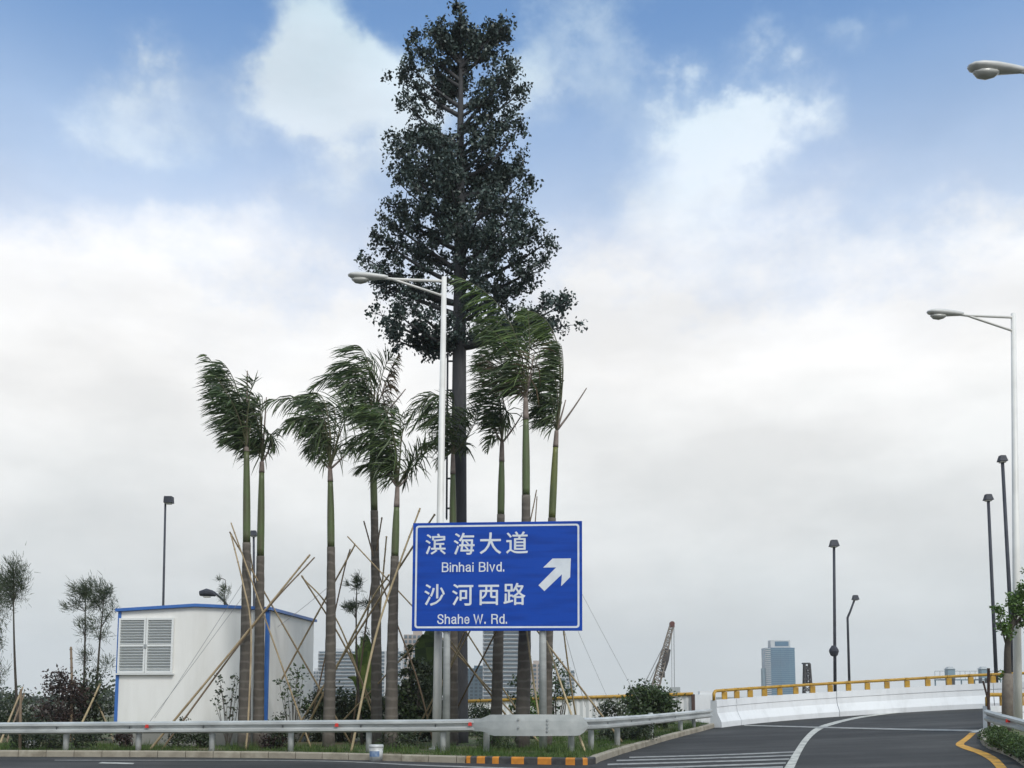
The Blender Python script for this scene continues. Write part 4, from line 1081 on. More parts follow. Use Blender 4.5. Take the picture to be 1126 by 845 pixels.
prop('thin bamboo tip above the sign standing almost straight', [(586, 600), (590.5, 546)], 28.4, db=28.4, r=.02, m='bamboo_dark', extend=False)
prop('wooden prop of the far left sapling leaning left', [(8, 797), (25, 756)], 33, r=.036)
prop('second wooden prop of the far left sapling', [(14, 797), (27, 763)], 33.4, r=.034, m='bamboo_dark')
prop('wooden prop left of the cabin leaning right over the dark bush', [(88, 797), (110, 752)], 32, r=.038, m='bamboo_pale')
prop('wooden prop left of the cabin leaning left', [(119, 800), (104, 768)], 32.4, r=.034)
prop('thick wooden stake upright at the far left sapling', [(22, 824), (23, 758)], 26.9, r=.045, m='bamboo_dark')
prop('dark wooden stake sticking up out of the reddish bush', [(77, 790), (78, 712)], 33, r=.05, m='bamboo_dark')

# trunk ties
for (x, y, d, r_) in ():
    pass

# guy wires
def wire(label, a, b, da, db):
    mb = MB(); p, q = P(*a, da), P(*b, db); mb.tube([p, (p + q) / 2 - (0, 0, .02), q], .0065, 4); tag(mb.build('guy_wire', M['wire'], origin=q), label, 'guy wire', 'thin wires staying the palms')
wire('thin wire from the sign right edge slanting down to the bush', (612, 600), (703, 772), 28.4, 31)
wire('thin wire below the sign corner slanting right', (612, 640), (670, 772), 28.4, 30)
wire('faint wire nearest the sign below its right corner', (606, 640), (644, 778), 28.4, 29)
wire('thin wire crossing the cabin front from the first palm', (268, 640), (170, 790), 27.5, 27.6)
wire('second wire crossing the cabin front below the first', (268, 655), (160, 800), 27.5, 27.9)
wire('thin wire from the third palm down towards the cabin', (362, 645), (305, 690), 27.7, 28)

# ------------------------------------------------------------------ casuarinas (feathery saplings)
def casuarina(label, base, top, d, blobs, r=.06, n=520):
    b = P(base[0], base[1], d); b[2] = .1; t = P(*top, d)
    root = thing('casuarina', b, label, 'tree', 'feathery casuarina saplings')
    pts = bez([b, (b * .5 + t * .5) + np.array([RNG.normal(0, .12), 0, 0]), t], 12)
    mb = MB(); mb.tube(pts, np.linspace(r, .012, 12), 8)
    Q = []
    for (x, y, rx_, ry_, k) in blobs:
        c = P(x, y, d); sx, sy = rx_ * d / F, ry_ * d / F
        i = int(np.argmin(np.abs(pts[:, 2] - (c[2] - sy)))); 
        for _ in range(max(3, int(k * 8))):
            e = c + RNG.normal(0, .55, 3) * np.array([sx, sx, sy]); mb.tube([pts[i], pts[i] * .45 + e * .55 + np.array([0, 0, .05]), e], [.011, .007, .003], 4, cap=False)
            m_ = int(n * 1.7 * k / 8)
            o_ = e + RNG.normal(0, .40, (m_, 3)) * np.array([sx, sx, sy])
            D = (o_ - c) * .8 + RNG.normal(0, .25, (m_, 3)) + np.array([-.25, 0, .25]); D /= np.linalg.norm(D, axis=1, keepdims=True)
            ln = RNG.uniform(.10, .24, (m_, 1)); wv = np.cross(D, RNG.normal(0, 1, (m_, 3))); wv = wv / np.linalg.norm(wv, axis=1, keepdims=True) * .008
            Q.append(np.stack([o_ - wv, o_ + wv, o_ + D * ln + wv * .4, o_ + D * ln - wv * .4], 1))
    mb.build('trunk', M['bark'], root, smooth=True)
    f_ = MB(); f_.quads(np.concatenate(Q)); f_.build('foliage', M['needle'], root)
casuarina('thin straight casuarina with a round tufted head at the far left', (22, 800), (15, 628), 34, [(14, 640, 12, 15, 1.6), (18, 650, 10, 10, .8), (8, 662, 6, 7, .4)])
casuarina('casuarina cut off by the left edge of the photo', (-6, 800), (-6, 640), 33, [(-6, 660, 12, 18, 1), (0, 690, 8, 12, .8), (-2, 745, 8, 10, .7), (-8, 720, 10, 14, .6)])
casuarina('left one of the twin casuarinas beside the cabin', (91, 800), (94, 642), 33.5, [(95, 650, 8, 10, 1.0), (86, 668, 9, 6, .5), (90, 695, 8, 10, .6), (90, 720, 8, 8, .5), (98, 662, 6, 8, .5), (71, 667, 3, 3, .12)])
casuarina('right one of the twin casuarinas beside the cabin', (105, 800), (116, 645), 33, [(110, 655, 9, 11, .9), (118, 650, 6, 9, .6), (108, 690, 11, 9, .7), (119, 675, 5, 12, .5), (112, 735, 9, 12, .5), (104, 660, 6, 8, .4)])
casuarina('slim dark casuarina between the third and fourth palms', (399, 800), (393, 630), 30, [(393, 642, 3.5, 9, .6), (389, 668, 8, 5, .6), (383, 670, 6, 3, .3), (381, 644, 3, 2, .15), (402, 664, 5, 5, .3), (405, 700, 6, 7, .3)], r=.05)
casuarina('wispy casuarina top showing above the cabin roof', (249, 790), (248, 638), 42, [(247, 648, 5, 6, .5), (240, 638, 3, 2, .15), (250, 660, 4, 8, .4)], r=.05)

# ------------------------------------------------------------------ shrubs
def sh(label, x, y0, y1, d, wpx, lm, ncl, nl_, ls, name='shrub', cat='shrub', **k):
    b = P(x, y0, d); t = P(x, y1, d); rx = wpx * d / F / 2
    zb_ = k.pop('zb', float(h(b[0], b[1])) + KH - .03)
    return shrub(name, label, cat, (b[0], d, b[2] if k.pop('lift', False) else max(zb_, 0)), rx, k.pop('ry', rx * .8), t[2] - (b[2] if False else max(zb_, 0)), ncl, nl_, ls, lm, base=zb_, **k)
sh('dark reddish leafy bush left of the cabin', 66, 815, 737, 31.5, 44, 'leaf_red', 46, 60, .11, stems=7, group='shrubs on the island')
sh('dark green bush tucked behind the reddish one by the cabin', 100, 815, 738, 32.5, 44, 'leaf_dark', 46, 55, .11, stems=6, group='shrubs on the island')
sh('low dark green hedge bush at the far left edge', 12, 815, 768, 35, 62, 'leaf_dark', 60, 60, .1, stems=5, group='shrubs on the island')
sh('low dark bush between the left sapling and the reddish bush', 48, 818, 774, 33, 34, 'leaf_dark', 34, 55, .1, stems=4, group='shrubs on the island')
for k, (x, w) in enumerate(((-55, 70), (-130, 80), (-210, 80))):
    sh('dark hedge bush outside the left edge of the photo', x, 815, 762, 36, w, 'leaf_dark', 40, 50, .12, stems=3, group='hedge bushes out of frame')
for x, y1, w, lab in ((28, 806, 30, 'small bush under the rail at the far left'), (57, 806, 30, 'small bush under the rail below the reddish bush'), (90, 804, 28, 'small bush under the rail beside the cabin corner')):
    sh(lab, x, 824, y1 - 4, 27.1, w, 'leaf_dark', 20, 50, .07, stems=3, group='low plants under the rail')
for x, y1, w, m_, lab in ((198, 791, 28, 'leaf_dark', 'low bush before the cabin front, under the long slanting bamboo'), (222, 806, 22, 'leaf_dark', 'tiny bush under the rail left of the first palm'), (310, 786, 26, 'leaf_dark', 'grassy bush at the foot of the cabin side'), (300, 803, 24, 'leaf_red', 'tiny reddish bush under the rail by the second palm'),
                          (136, 806, 18, 'leaf_red', 'tiny reddish bush under the rail at the cabin corner')):
    sh(lab, x, 822, y1, 27.5, w, m_, 22, 45, .075, stems=3, group='low plants under the rail')
def sapling(label, x, y0, y1, d, blobs, lm='leaf_mid'):
    b = P(x, y0, d); b[2] = float(h(b[0], b[1])) + KH - .03
    root = thing('young_shrub', b, label, 'young shrub', 'thin leafy young shrubs')
    mb = MB(); L_ = []
    for (bx, by) in blobs:
        e = P(bx, by, d) + np.array([0, RNG.normal(0, .1), 0]); mb.tube(bez([b + RNG.normal(0, .02, 3) * (1, 1, 0), b * .5 + e * .5 + np.array([RNG.normal(0, .08), 0, -.1]), e], 7), np.linspace(.014, .005, 7), 5, cap=False)
        L_.append(e + RNG.normal(0, .07, (16, 3)))
        L_.append(e * .8 + b * .2 + RNG.normal(0, .06, (6, 3)))
    mb.build('stem', M['bark'], root, smooth=True)
    f_ = MB(); f_.quads(leaf_quads(np.concatenate(L_), .1, .5)); f_.build('foliage', M[lm], root)
sapling('thin leafy young shrub before the cabin front left of the first palm', 250, 822, 740, 27.6, [(244, 752), (240, 762), (258, 744), (256, 757), (248, 770), (262, 768), (237, 772), (254, 781), (243, 745), (260, 752)], 'leaf_dark')
sapling('thin leafy young shrub before the cabin side wall', 322, 822, 735, 28.0, [(328, 735), (332, 745), (316, 752), (322, 758), (312, 763), (330, 752), (325, 765), (306, 750), (334, 770), (318, 742), (327, 742), (338, 779)], 'leaf_mid')
hx = [(352, 756, 36, 'leaf_dark'), (376, 762, 34, 'leaf_dark'), (398, 758, 30, 'leaf_mid'), (418, 766, 32, 'leaf_dark'), (446, 752, 34, 'leaf_mid'), (462, 722, 26, 'leaf_dark'), (478, 764, 30, 'leaf_dark'), (448, 708, 16, 'leaf_dark')]
lb = ['dark bush right behind the cabin back corner', 'dark bush behind the third palm', 'mid green bush below the yellow green banana', 'dark bush behind the fourth palm', 'mid green bush between the fifth palm and the lamp', 'tall dark loose bush left of the white lamp post', 'dark bush at the foot of the white lamp post', 'small dark leafy clump high left of the white lamp post']
for (x, y1, w, m_), l_ in zip(hx, lb):
    sh(l_, x, 815, y1, 31.5, w, m_, 44, 52, .12, stems=6, group='shrubs on the island', spread=.3)
sh('spiky low plant between the sign post and the nose plate', 545, 822, 802, 26.6, 40, 'leaf_mid', 26, 40, .16, aspect=.12, stems=3, group='low plants under the rail')
sh('low dark plant under the rail near the white lamp', 440, 822, 803, 27.4, 36, 'leaf_dark', 22, 40, .1, aspect=.3, stems=3, group='low plants under the rail')
sh('low dark shrub in front of the hoarding left end', 524, 800, 773, 36, 34, 'leaf_dark', 32, 50, .12, stems=4, group='shrubs on the island')
sh('bright green bush behind the sign right post', 586, 812, 750, 33, 26, 'leaf_bright', 30, 45, .12, stems=5, group='shrubs on the island')
sh('loose olive shrub right of the sign post', 612, 812, 722, 34, 34, 'leaf_mid', 30, 26, .12, stems=9, group='shrubs on the island', spread=.2)
sh('thin green shrub just left of the sign right post', 572, 812, 735, 33.5, 20, 'leaf_mid', 20, 30, .12, stems=5, group='shrubs on the island')
sh('round dark green bush behind the ramp side guard rail', 714, 812, 756, 35.5, 48, 'leaf_mid', 95, 80, .14, stems=7, group='shrubs on the island', spread=.26)
sh('small low bush left of the round bush by the hoarding', 672, 806, 769, 34, 30, 'leaf_dark', 26, 45, .11, stems=4, group='shrubs on the island')
sh('dark shrub below the ramp side guard rail', 690, 812, 797, 30.0, 60, 'leaf_dark', 44, 50, .09, stems=4, group='low plants under the rail', ry=.4)
for k, px in enumerate((1084.5, 1092, 1101, 1110, 1119, 1127, 1138)):
    py = np.interp(px, [1084, 1103, 1116, 1127, 1140], [818, 826, 830.5, 839, 848]); b = G(px, py, KH)
    labs = ['front hedge plant nearest the kerb tip on the right', 'front hedge plant next after the kerb tip on the right', 'front hedge plant under the left part of the short rail', 'front hedge plant just right of the red reflector', 'front hedge plant close to the right edge of the photo', 'front hedge plant cut by the right edge of the photo', 'hedge plant outside the right edge']
    shrub('hedge_plant', labs[k], 'hedge plant', (b[0] + .26, b[1] + .2, b[2] - .03), .24, .26, .42, 30, 64, .055, 'hedge', 'hedge plants on the right verge', 3, base=b[2] - .03, spread=.24)

# banana-like plant and broad-leaved palm plant
def bigleaf(name, label, base, d, leaves, lm, w=.3):
    b = P(*base, d); b[2] = .12; root = thing(name, b, label, 'plant')
    mb = MB(); mb.tube([b, b + (0, 0, 1.2)], [.09, .07], 8); mb.build('stem', M['leaf_mid'], root, smooth=True)
    for (cx_, cy_, tx, ty) in leaves:
        c, t = P(cx_, cy_, d), P(tx, ty, d); dz = RNG.normal(0, .35)
        pts = bez([b + (0, 0, 1.0), c, t + (0, dz, 0)], 14); m_ = MB()
        tan = np.gradient(pts, axis=0); sd_ = np.cross(tan, [0, 1, .4]); sd_ /= np.linalg.norm(sd_, axis=1, keepdims=True)
        ww_ = w * np.sin(np.linspace(.05, 1, 14) ** .8 * math.pi)[:, None]
        Lf, Rt_ = pts + sd_ * ww_ + (0, .06, -.03), pts - sd_ * ww_ + (0, .06, -.03)
        for i in range(13):
            m_.add([pts[i], pts[i + 1], Lf[i + 1], Lf[i]], [(0, 1, 2, 3)]); m_.add([pts[i], pts[i + 1], Rt_[i + 1], Rt_[i]], [(3, 2, 1, 0)])
        m_.build('leaf', M[lm], root)
bigleaf('banana_plant', 'pale yellow green banana plant beyond the third and fourth palms', (400, 800), 33, [(400, 720, 386, 718), (404, 700, 396, 700), (408, 700, 406, 698), (405, 720, 418, 712), (398, 740, 384, 745), (410, 730, 422, 742), (402, 715, 400, 705), (406, 715, 415, 700), (396, 712, 388, 705), (403, 735, 410, 760), (398, 735, 392, 762)], 'leaf_banana', .17)
bigleaf('broad_leaf_plant', 'deep green broad leaved plant between the lamp and the sign corner', (474, 800), 32, [(470, 710, 462, 728), (468, 690, 464, 700), (474, 690, 474, 686), (478, 690, 486, 710), (480, 720, 489, 745), (466, 730, 458, 748), (475, 700, 470, 690)], 'leaf_mid', .38)

# sapling with wrapped trunk at the right
d = 28.0
b = P(1107.5, 800, d); b[2] = float(h(b[0], b[1])) + KH - .05
sap = thing('wrapped_sapling', b, 'young tree with a wrapped trunk and bright green leaves at the right edge', 'tree')
mb = MB(); tr = [b, P(1108, 740, d), P(1108, 712, d), P(1112, 690, d), P(1121, 668, d)]
mb.tube(smoothline(np.array(tr), 4), np.linspace(.12, .05, 17), 10); mb.tube(bez([P(1109, 715, d), P(1104, 705, d), P(1100, 682, d)], 6), np.linspace(.04, .012, 6), 6)
mb.tube(bez([P(1112, 690, d), P(1125, 680, d), P(1142, 650, d)], 6), np.linspace(.05, .015, 6), 6); mb.tube(bez([P(1112, 690, d), P(1113, 672, d), P(1118, 655, d)], 6), np.linspace(.04, .012, 6), 6)
mb.build('trunk', M['bark'], sap, smooth=True)
mb = MB(); mb.tube([b + (0, 0, .02), P(1107.8, 770, d), P(1108, 741, d)], [.15, .145, .135], 12); mb.build('trunk_wrap', M['bark_pale'], sap, smooth=True)
L_ = []
for (x, y, r_, k) in ((1101, 673, 6, 5), (1104, 688, 7, 7), (1108, 697, 6, 5), (1113, 660, 6, 5), (1120, 654, 7, 6), (1124, 668, 8, 7), (1132, 660, 14, 18), (1146, 672, 16, 22), (1140, 640, 14, 16), (1116, 672, 6, 5), (1102, 740, 4, 1), (1127, 684, 7, 6), (1160, 655, 18, 22)):
    c = P(x, y, d)
    for _ in range(k): L_.append(c + RNG.normal(0, .62, 3) * r_ * d / F + RNG.normal(0, .07, (34, 3)))
mb = MB(); mb.quads(leaf_quads(np.concatenate(L_), .1, .55)); mb.build('crown', M['leaf_bright'], sap)
mb = MB(); a, c = P(1087, 790, 29.5), P(1087, 735, 29.5); mb.tube([(a[0], a[1], .5), a, c], .042, 8); tag(mb.build('stake', M['rust']), 'thin brown stake upright at the start of the short guard rail', 'stake')
mb = MB(); a, c = P(1087, 772, 29.3), P(1081, 749, 29.3); mb.tube([a - (0, 0, .9), a, c], [.03, .03, .028], 8); tag(mb.build('stake', M['rust']), 'short stick leaning against the thin brown stake', 'stake')

# ------------------------------------------------------------------ small litter
p = G(413.5, 837.5); bk = thing('paint_bucket', p, 'small white and blue bucket standing against the kerb', 'bucket')
mb = MB(); mb.tube([p + (0, 0, .003), p + (0, 0, .34)], [.15, .17], 20); mb.build('body', M['bucket'], bk, smooth=True)
mb = MB(); aa = np.linspace(R(-150), R(-55), 10); mb.sweep([[p + np.array([(.163 + .006 * q) * math.cos(a), (.163 + .006 * q) * math.sin(a), .12 + .13 * q]) for q in (0, 1)] for a in aa], closed=False, cap=False); mb.build('sticker', M['bucket_blue'], bk)
mb = MB(); mb.tube([p + (0, 0, .341), p + (0, 0, .37), p + (0, 0, .40)], [.18, .18, .165], 20); mb.build('lid', M['bucket'], bk)
mb = MB(); mb.tube([p + np.array([.18 * math.cos(a), -.06, .33 - .12 * math.sin(a)]) for a in np.linspace(0, math.pi, 9)], .006, 5); mb.build('handle', M['wire'], bk)
p = G(33, 823, KH); bmm = bmesh.new(); bmesh.ops.create_icosphere(bmm, subdivisions=3, radius=.17)
for v in bmm.verts: v.co *= 1 + .3 * math.sin(v.co.x * 40 + v.co.z * 23) * math.cos(v.co.y * 31); v.co.z *= .7
mb = MB(); mb.add([np.array(v.co) + p + (0, 0, .09) for v in bmm.verts], [[v.index for v in f_.verts] for f_ in bmm.faces]); tag(mb.build('plastic_bag', M['plastic_bag']), 'crumpled white plastic bag lying under the rail at far left', 'litter')

# ------------------------------------------------------------------ crane and far buildings
d = 120.0
cr = thing('crane', (P(722, 760, d)[0], d, -.05), 'lattice boom crane leaning right behind the round bush', 'crane')
def lattice(mb, p, q, w0, w1, n, r, e1):
    e1 = np.asarray(e1, float); ax = nrm(q - p); e1 = nrm(e1 - ax * ax.dot(e1)); e2 = np.cross(ax, e1)
    prev = None
    for i in range(n + 1):
        t = i / n; c = p * (1 - t) + q * t; w = (w0 + (w1 - w0) * t) / 2
        k = [c + e1 * w * a + e2 * w * b2 for a, b2 in ((-1, -1), (1, -1), (1, 1), (-1, 1))]
        if prev is not None:
            for j in range(4):
                mb.tube([prev[j], k[j]], r, 5, cap=False); mb.tube([prev[j], k[(j + 1) % 4]], r * .7, 4, cap=False)
        for j in range(4): mb.tube([k[j], k[(j + 1) % 4]], r * .7, 4, cap=False)
        prev = k
p0, p1 = P(719, 762, d), P(738.5, 688, d)
mb = MB(); lattice(mb, p0, p1, .95, .42, 16, .06, (1, 0, 0)); mb.build('boom', M['crane_pale'], cr)
mb = MB(); mb.box(p1 + np.array([.05, 0, .05]), (.55, .5, .55)); mb.tube([p1 + (.05, -.3, .2), p1 + (.05, .3, .2)], .3, 12); mb.build('boom_head', M['crane_tip'], cr)
mb = MB(); a, c = P(729, 738, d), P(734.5, 714, d); mb.tube([a, a * .5 + c * .5, c], [.3, .42, .34], 8); a2 = P(728, 742, d); mb.box(a2, (.6, .5, .7)); mb.build('hydraulic_motor', M['crane_dark'], cr)
mb = MB(); a, c = P(706, 762, d), P(736, 700, d); 
for s in (-.25, .25): mb.tube([a + (s, 0, 0), c + (s * .4, 0, 0)], .06, 5)
mb.build('mast_cable', M['wire'], cr)
mb = MB(); mb.tube([P(741, 690, d), P(741.6, 757, d)], .05, 5); mb.tube([P(738.5, 695, d), P(738.8, 757, d)], .035, 5); mb.build('hoist_rope', M['wire'], cr)
mb = MB(); mb.box(P(742.5, 760, d), (1.1, .6, .9)); mb.build('hook_block', M['galv_dark'], cr)
c = P(715, 760, d); mb = MB(); mb.box((c[0], d, 1.1), (3.4, 2.6, 1.2)); mb.box((c[0] - 1.2, d - .3, 1.9), (1.2, 1.6, 1.0)); mb.build('cab', M['crane_pale'], cr)
mb = MB()
for s in (-1.1, 1.1): mb.box((c[0], d + s, .2), (4.2, .6, .6))
mb.build('track', M['crane_dark'], cr)

d = 150.0; b = P(888, 760, d)
lt = thing('lattice_tower', (b[0], d, -.05), 'stubby dark lattice frame between the glass tower and the collared lamp', 'lattice tower')
mb = MB(); lattice(mb, np.array([b[0], d, -.05]), P(887.2, 730, d), 1.25, .75, 8, .12, (1, 0, 0)); mb.build('frame', M['crane_dark'], lt)
mb = MB(); t = P(886, 729.8, d); mb.box(t, (1.0, .8, .2)); mb.box(P(888, 742, d) + (-.2, .1, 0), (.45, .3, 2.6)); mb.build('head', M['dark_steel'], lt)

def block(name, label, x0, x1, ytop, d, floors, wallm, glassm, cols=6, band=False, depth=None, extra=None, style='bands'):
    """real building box with recessed windows as modelled panes"""
    a, c = P(x0, ytop, d), P(x1, ytop, d); w = c[0] - a[0]; H = a[2] + .05; dp = depth or w * .8
    root = thing(name, ((a[0] + c[0]) / 2, d + dp / 2, -.05), label, 'building', 'distant city buildings')
    mb = MB(); mb.box(((a[0] + c[0]) / 2, d + dp / 2, H / 2 - .05), (w, dp, H)); mb.build('wall', M[wallm], root)
    fh = H / floors
    for f_ in range(floors):
        z = f_ * fh + fh * .52 - .05
        if style == 'bands':
            m_ = MB(); m_.box((a[0] + w / 2, d - .1, z), (w * .94, .25, fh * .55)); m_.build('window_band', M[glassm], root)
            m_ = MB(); m_.box((a[0] + w / 2, d - .45, z - fh * .33), (w * .98, .9, fh * .16)); m_.build('balcony', M[wallm], root)
        else:
            for k in range(cols):
                m_ = MB(); m_.box((a[0] + w * (k + .5) / cols, d - .1, z), (w / cols * .62, .25, fh * .6)); m_.build('window', M[glassm], root)
    mb = MB(); mb.box(((a[0] + c[0]) / 2 + w * .1, d + dp * .5, H + fh * .3), (w * .4, dp * .4, fh * .9)); mb.build('roof_room', M[wallm], root)
    return root
block('apartment_block', 'pale apartment block with white balcony bands behind the third palm', 350, 392, 716, 420, 14, 'bld_pale', 'gl_grey', style='bands')
block('apartment_block', 'lower pale block at the left shoulder of the banded apartment block', 342, 350.4, 738, 440, 8, 'bld_pale', 'gl_grey', cols=3, style='grid')
block('apartment_block', 'tan gridded block left of the white lamp post', 444, 468, 698, 330, 14, 'bld_tan', 'gl_grey', cols=5, style='grid')
block('apartment_block', 'grey block in the gap between the fourth and fifth palms', 418, 442, 716, 400, 13, 'bld_pale', 'gl_grey', cols=4, style='grid')
block('apartment_block', 'narrow bluish block right of the mast foot', 511, 536, 735, 400, 9, 'bld_blue', 'gl_grey', cols=5, style='grid')
block('apartment_tower', 'tall pale apartment tower with stacked balconies below the sign', 531, 579, 655, 380, 26, 'bld_pale', 'gl_grey', style='bands')
block('apartment_block', 'slim pinkish block beside the tall apartment tower', 580, 596, 730, 400, 9, 'bld_tan', 'gl_grey', cols=3, style='grid')
block('apartment_block', 'small grey block at the right end below the sign corner', 612, 632, 737, 420, 8, 'bld_pale', 'gl_grey', cols=4, style='grid')

# glass tower
d = 800.0; u = d / F
gt = thing('glass_tower', (P(858, 760, d)[0], d, -.05), 'blue glass office tower standing alone on the horizon', 'building', 'distant city buildings')
zt_, x0, x1 = P(858, 712.5, d)[2], P(842.6, 740, d)[0], P(874.5, 740, d)[0]
w = x1 - x0; n = 26; fh = (zt_ + .05) / n
ang = np.linspace(0, math.pi, 13); bow = 3.0
mb = MB()
outline = [(x0, d + 14), (x0, d), (x0 + w * .22, d - 1.2), (x0 + w * .5, d - bow * .7), (x0 + w * .78, d - 1.6), (x1, d), (x1, d + 14)]
mb.prism([(a_, b_, -.05) for a_, b_ in outline], (0, 0, zt_ + .05)); body = mb.build('body', M['gl_blue'], gt)
for k in range(1, n):
    mb = MB(); o2 = [(x0 + (a_ - x0 - w / 2) * 1.004 + w / 2, b_ - .18) for a_, b_ in outline[1:6]]; 
    zz_ = k * fh - .05
    mb.prism([(a_, b_, zz_) for a_, b_ in o2] + [(a_, b_ + .3, zz_) for a_, b_ in o2[::-1]], (0, 0, fh * .16)); mb.build('floor_band', M['bld_blue'], gt)
mb = MB()
for k in range(n): mb.box((x0 + 1.6, d - .55, (k + .5) * fh), (4.0, .8, fh * .38))
mb.build('balcony', M['bld_pale'], gt)
cx0, cx1 = P(848, 708, d)[0], P(869.5, 708, d)[0]; ct = P(858, 704, d)[2]
mb = MB(); mb.box(((cx0 + cx1) / 2, d + 6, (zt_ + ct) / 2), (cx1 - cx0, 9, ct - zt_)); mb.build('crown_block', M['bld_pale'], gt)
mb = MB(); mb.box(((cx0 + cx1) / 2 + 1, d + 1.4, (zt_ + ct) / 2 + .2), ((cx1 - cx0) * .7, .3, (ct - zt_) * .6)); mb.build('crown_panel', M['gl_blue'], gt)
sx = P(841, 740, d)[0]; st_ = P(841, 735, d)[2]
mb = MB(); mb.box((sx + .6, d + 5, st_ / 2), (3.0, 8, st_)); mb.build('side_wing', M['bld_blue'], gt)

# far piers with little cabins
d = 400.0
for (x, w_, lab) in ((1044.5, 8, 'tiny grey cabin on the far jetty, the left one'), (1081, 7, 'tiny grey cabin on the far jetty beside the dark pole')):
    c = P(x, 740, d); t = P(x, 735, d); root = thing('jetty_cabin', (c[0], d, -.05), lab, 'cabin', 'tiny cabins on the far jetty')
    mb = MB(); mb.box((c[0], d, t[2] - 2.2), (w_ * d / F, 3, 3.6)); mb.build('wall', M['bld_blue'], root)
    mb = MB(); mb.hexa([(c[0] + a_, d + b_, t[2] - .4) for a_, b_ in ((-1.7, -1.8), (1.7, -1.8), (1.7, 1.8), (-1.7, 1.8))], [(c[0] + a_, d + b_, t[2] + .6) for a_, b_ in ((-.7, -.8), (.7, -.8), (.7, .8), (-.7, .8))]); mb.build('roof', M['galv_dark'], root)
    mb = MB()
    for s in (-1, 1): mb.box((c[0] + s * 1.2, d, (t[2] - 4) / 2), (.4, 2.4, t[2] - 4))
    mb.build('leg', M['dark_steel'], root)
jt = thing('jetty', (P(1060, 740, d)[0], d + 4, -.05), 'faint long jetty with a thin handrail on the far horizon', 'jetty')
a, c = P(1028, 741.5, d + 4), P(1100, 741.5, d + 4)
mb = MB(); mb.box(((a[0] + c[0]) / 2, d + 4, a[2] - 2.3), (c[0] - a[0], 2, .5)); mb.build('deck', M['bld_blue'], jt)
mb = MB(); mb.tube([a + (0, 0, 1.2), c + (0, 0, 1.2)], .12, 5)
for x in np.linspace(a[0], c[0], 14): mb.tube([(x, d + 4, a[2] - 2.2), (x, d + 4, a[2] + 1.2)], .1, 5)
mb.build('handrail', M['galv_dark'], jt)
mb = MB()
for x in np.linspace(a[0], c[0], 6): mb.tube([(x, d + 4, -.1), (x, d + 4, a[2] - 2.3)], .3, 6)
mb.build('pile', M['bld_blue'], jt)
# far-off low wood along the horizon on the left
wd = MB(); Qs = []
xs_ = np.linspace(-260, -60, 520)
base = np.column_stack([np.repeat(xs_, 16) + RNG.normal(0, .6, 520 * 16), 210 + RNG.normal(0, 3, 520 * 16), np.abs(RNG.normal(0, 1.3, 520 * 16)) * (1 + .5 * np.sin(np.repeat(xs_, 16) * .21))])
wd.quads(leaf_quads(base, 1.1, .6)); tag(wd.build('far_wood', M['leaf_dark'], origin=(-100, 210, 0)), 'low far off wood along the left horizon', None, kind='stuff')

# ------------------------------------------------------------------ haze
hz = MB(); hz.box((0, 0, 74), (5900, 5900, 152))
hm = bpy.data.materials.new('haze'); hm.use_nodes = True; nt = hm.node_tree; nt.nodes.remove(nt.nodes['Principled BSDF'])
pv = nt.nodes.new('ShaderNodeVolumePrincipled'); pv.inputs['Density'].default_value = .00033; pv.inputs['Color'].default_value = (.96, .98, 1, 1); pv.inputs['Anisotropy'].default_value = .1
nt.links.new(pv.outputs[0], nt.nodes['Material Output'].inputs['Volume'])
tag(hz.build('haze', hm), 'thin grey sea haze', None, kind='stuff')

# ------------------------------------------------------------------ sky
SUN_EL, SUN_AZ = R(48), R(152)      # azimuth clockwise from +Y (behind the camera, to the left)
w = bpy.data.worlds.new('World'); S.world = w; w.use_nodes = True
nt = w.node_tree; N = nt.nodes; L = nt.links
bg = N['Background']; bg.inputs['Strength'].default_value = .15
sky = N.new('ShaderNodeTexSky'); sky.sky_type = 'NISHITA'; sky.sun_disc = False; sky.sun_elevation = SUN_EL; sky.sun_rotation = SUN_AZ
sky.air_density = 1.0; sky.dust_density = .6; sky.ozone_density = 1.6
tc = N.new('ShaderNodeTexCoord'); sx_ = N.new('ShaderNodeSeparateXYZ'); L.new(tc.outputs['Generated'], sx_.inputs[0])
def mth(op, a, b=None, c=None, clamp=False):
    n_ = N.new('ShaderNodeMath'); n_.operation = op; n_.use_clamp = clamp
    for i, v in enumerate((a, b, c)):
        if v is None: continue
        if isinstance(v, (int, float)): n_.inputs[i].default_value = v
        else: L.new(v, n_.inputs[i])
    return n_.outputs[0]
az0 = mth('ARCTAN2', sx_.outputs[0], sx_.outputs[1]); el0 = mth('ARCSINE', sx_.outputs[2])
def wnoise(scale, detail, rough, zst=1.0, seed=0.0, dist=0.0):
    mp = N.new('ShaderNodeMapping'); mp.inputs['Scale'].default_value = (1, 1, zst); mp.inputs['Location'].default_value = (seed, seed * .7, -seed)
    L.new(tc.outputs['Generated'], mp.inputs[0])
    n_ = N.new('ShaderNodeTexNoise'); n_.inputs['Scale'].default_value = scale; n_.inputs['Detail'].default_value = detail; n_.inputs['Roughness'].default_value = rough; n_.inputs['Distortion'].default_value = dist
    L.new(mp.outputs[0], n_.inputs['Vector']); return n_
na = wnoise(7, 6, .6, 1.2, 3.1); nb = wnoise(7, 6, .6, 1.2, 9.4)
az = mth('ADD', az0, mth('MULTIPLY', mth('SUBTRACT', na.outputs['Fac'], .5), .24)); el = mth('ADD', el0, mth('MULTIPLY', mth('SUBTRACT', nb.outputs['Fac'], .5), .20))
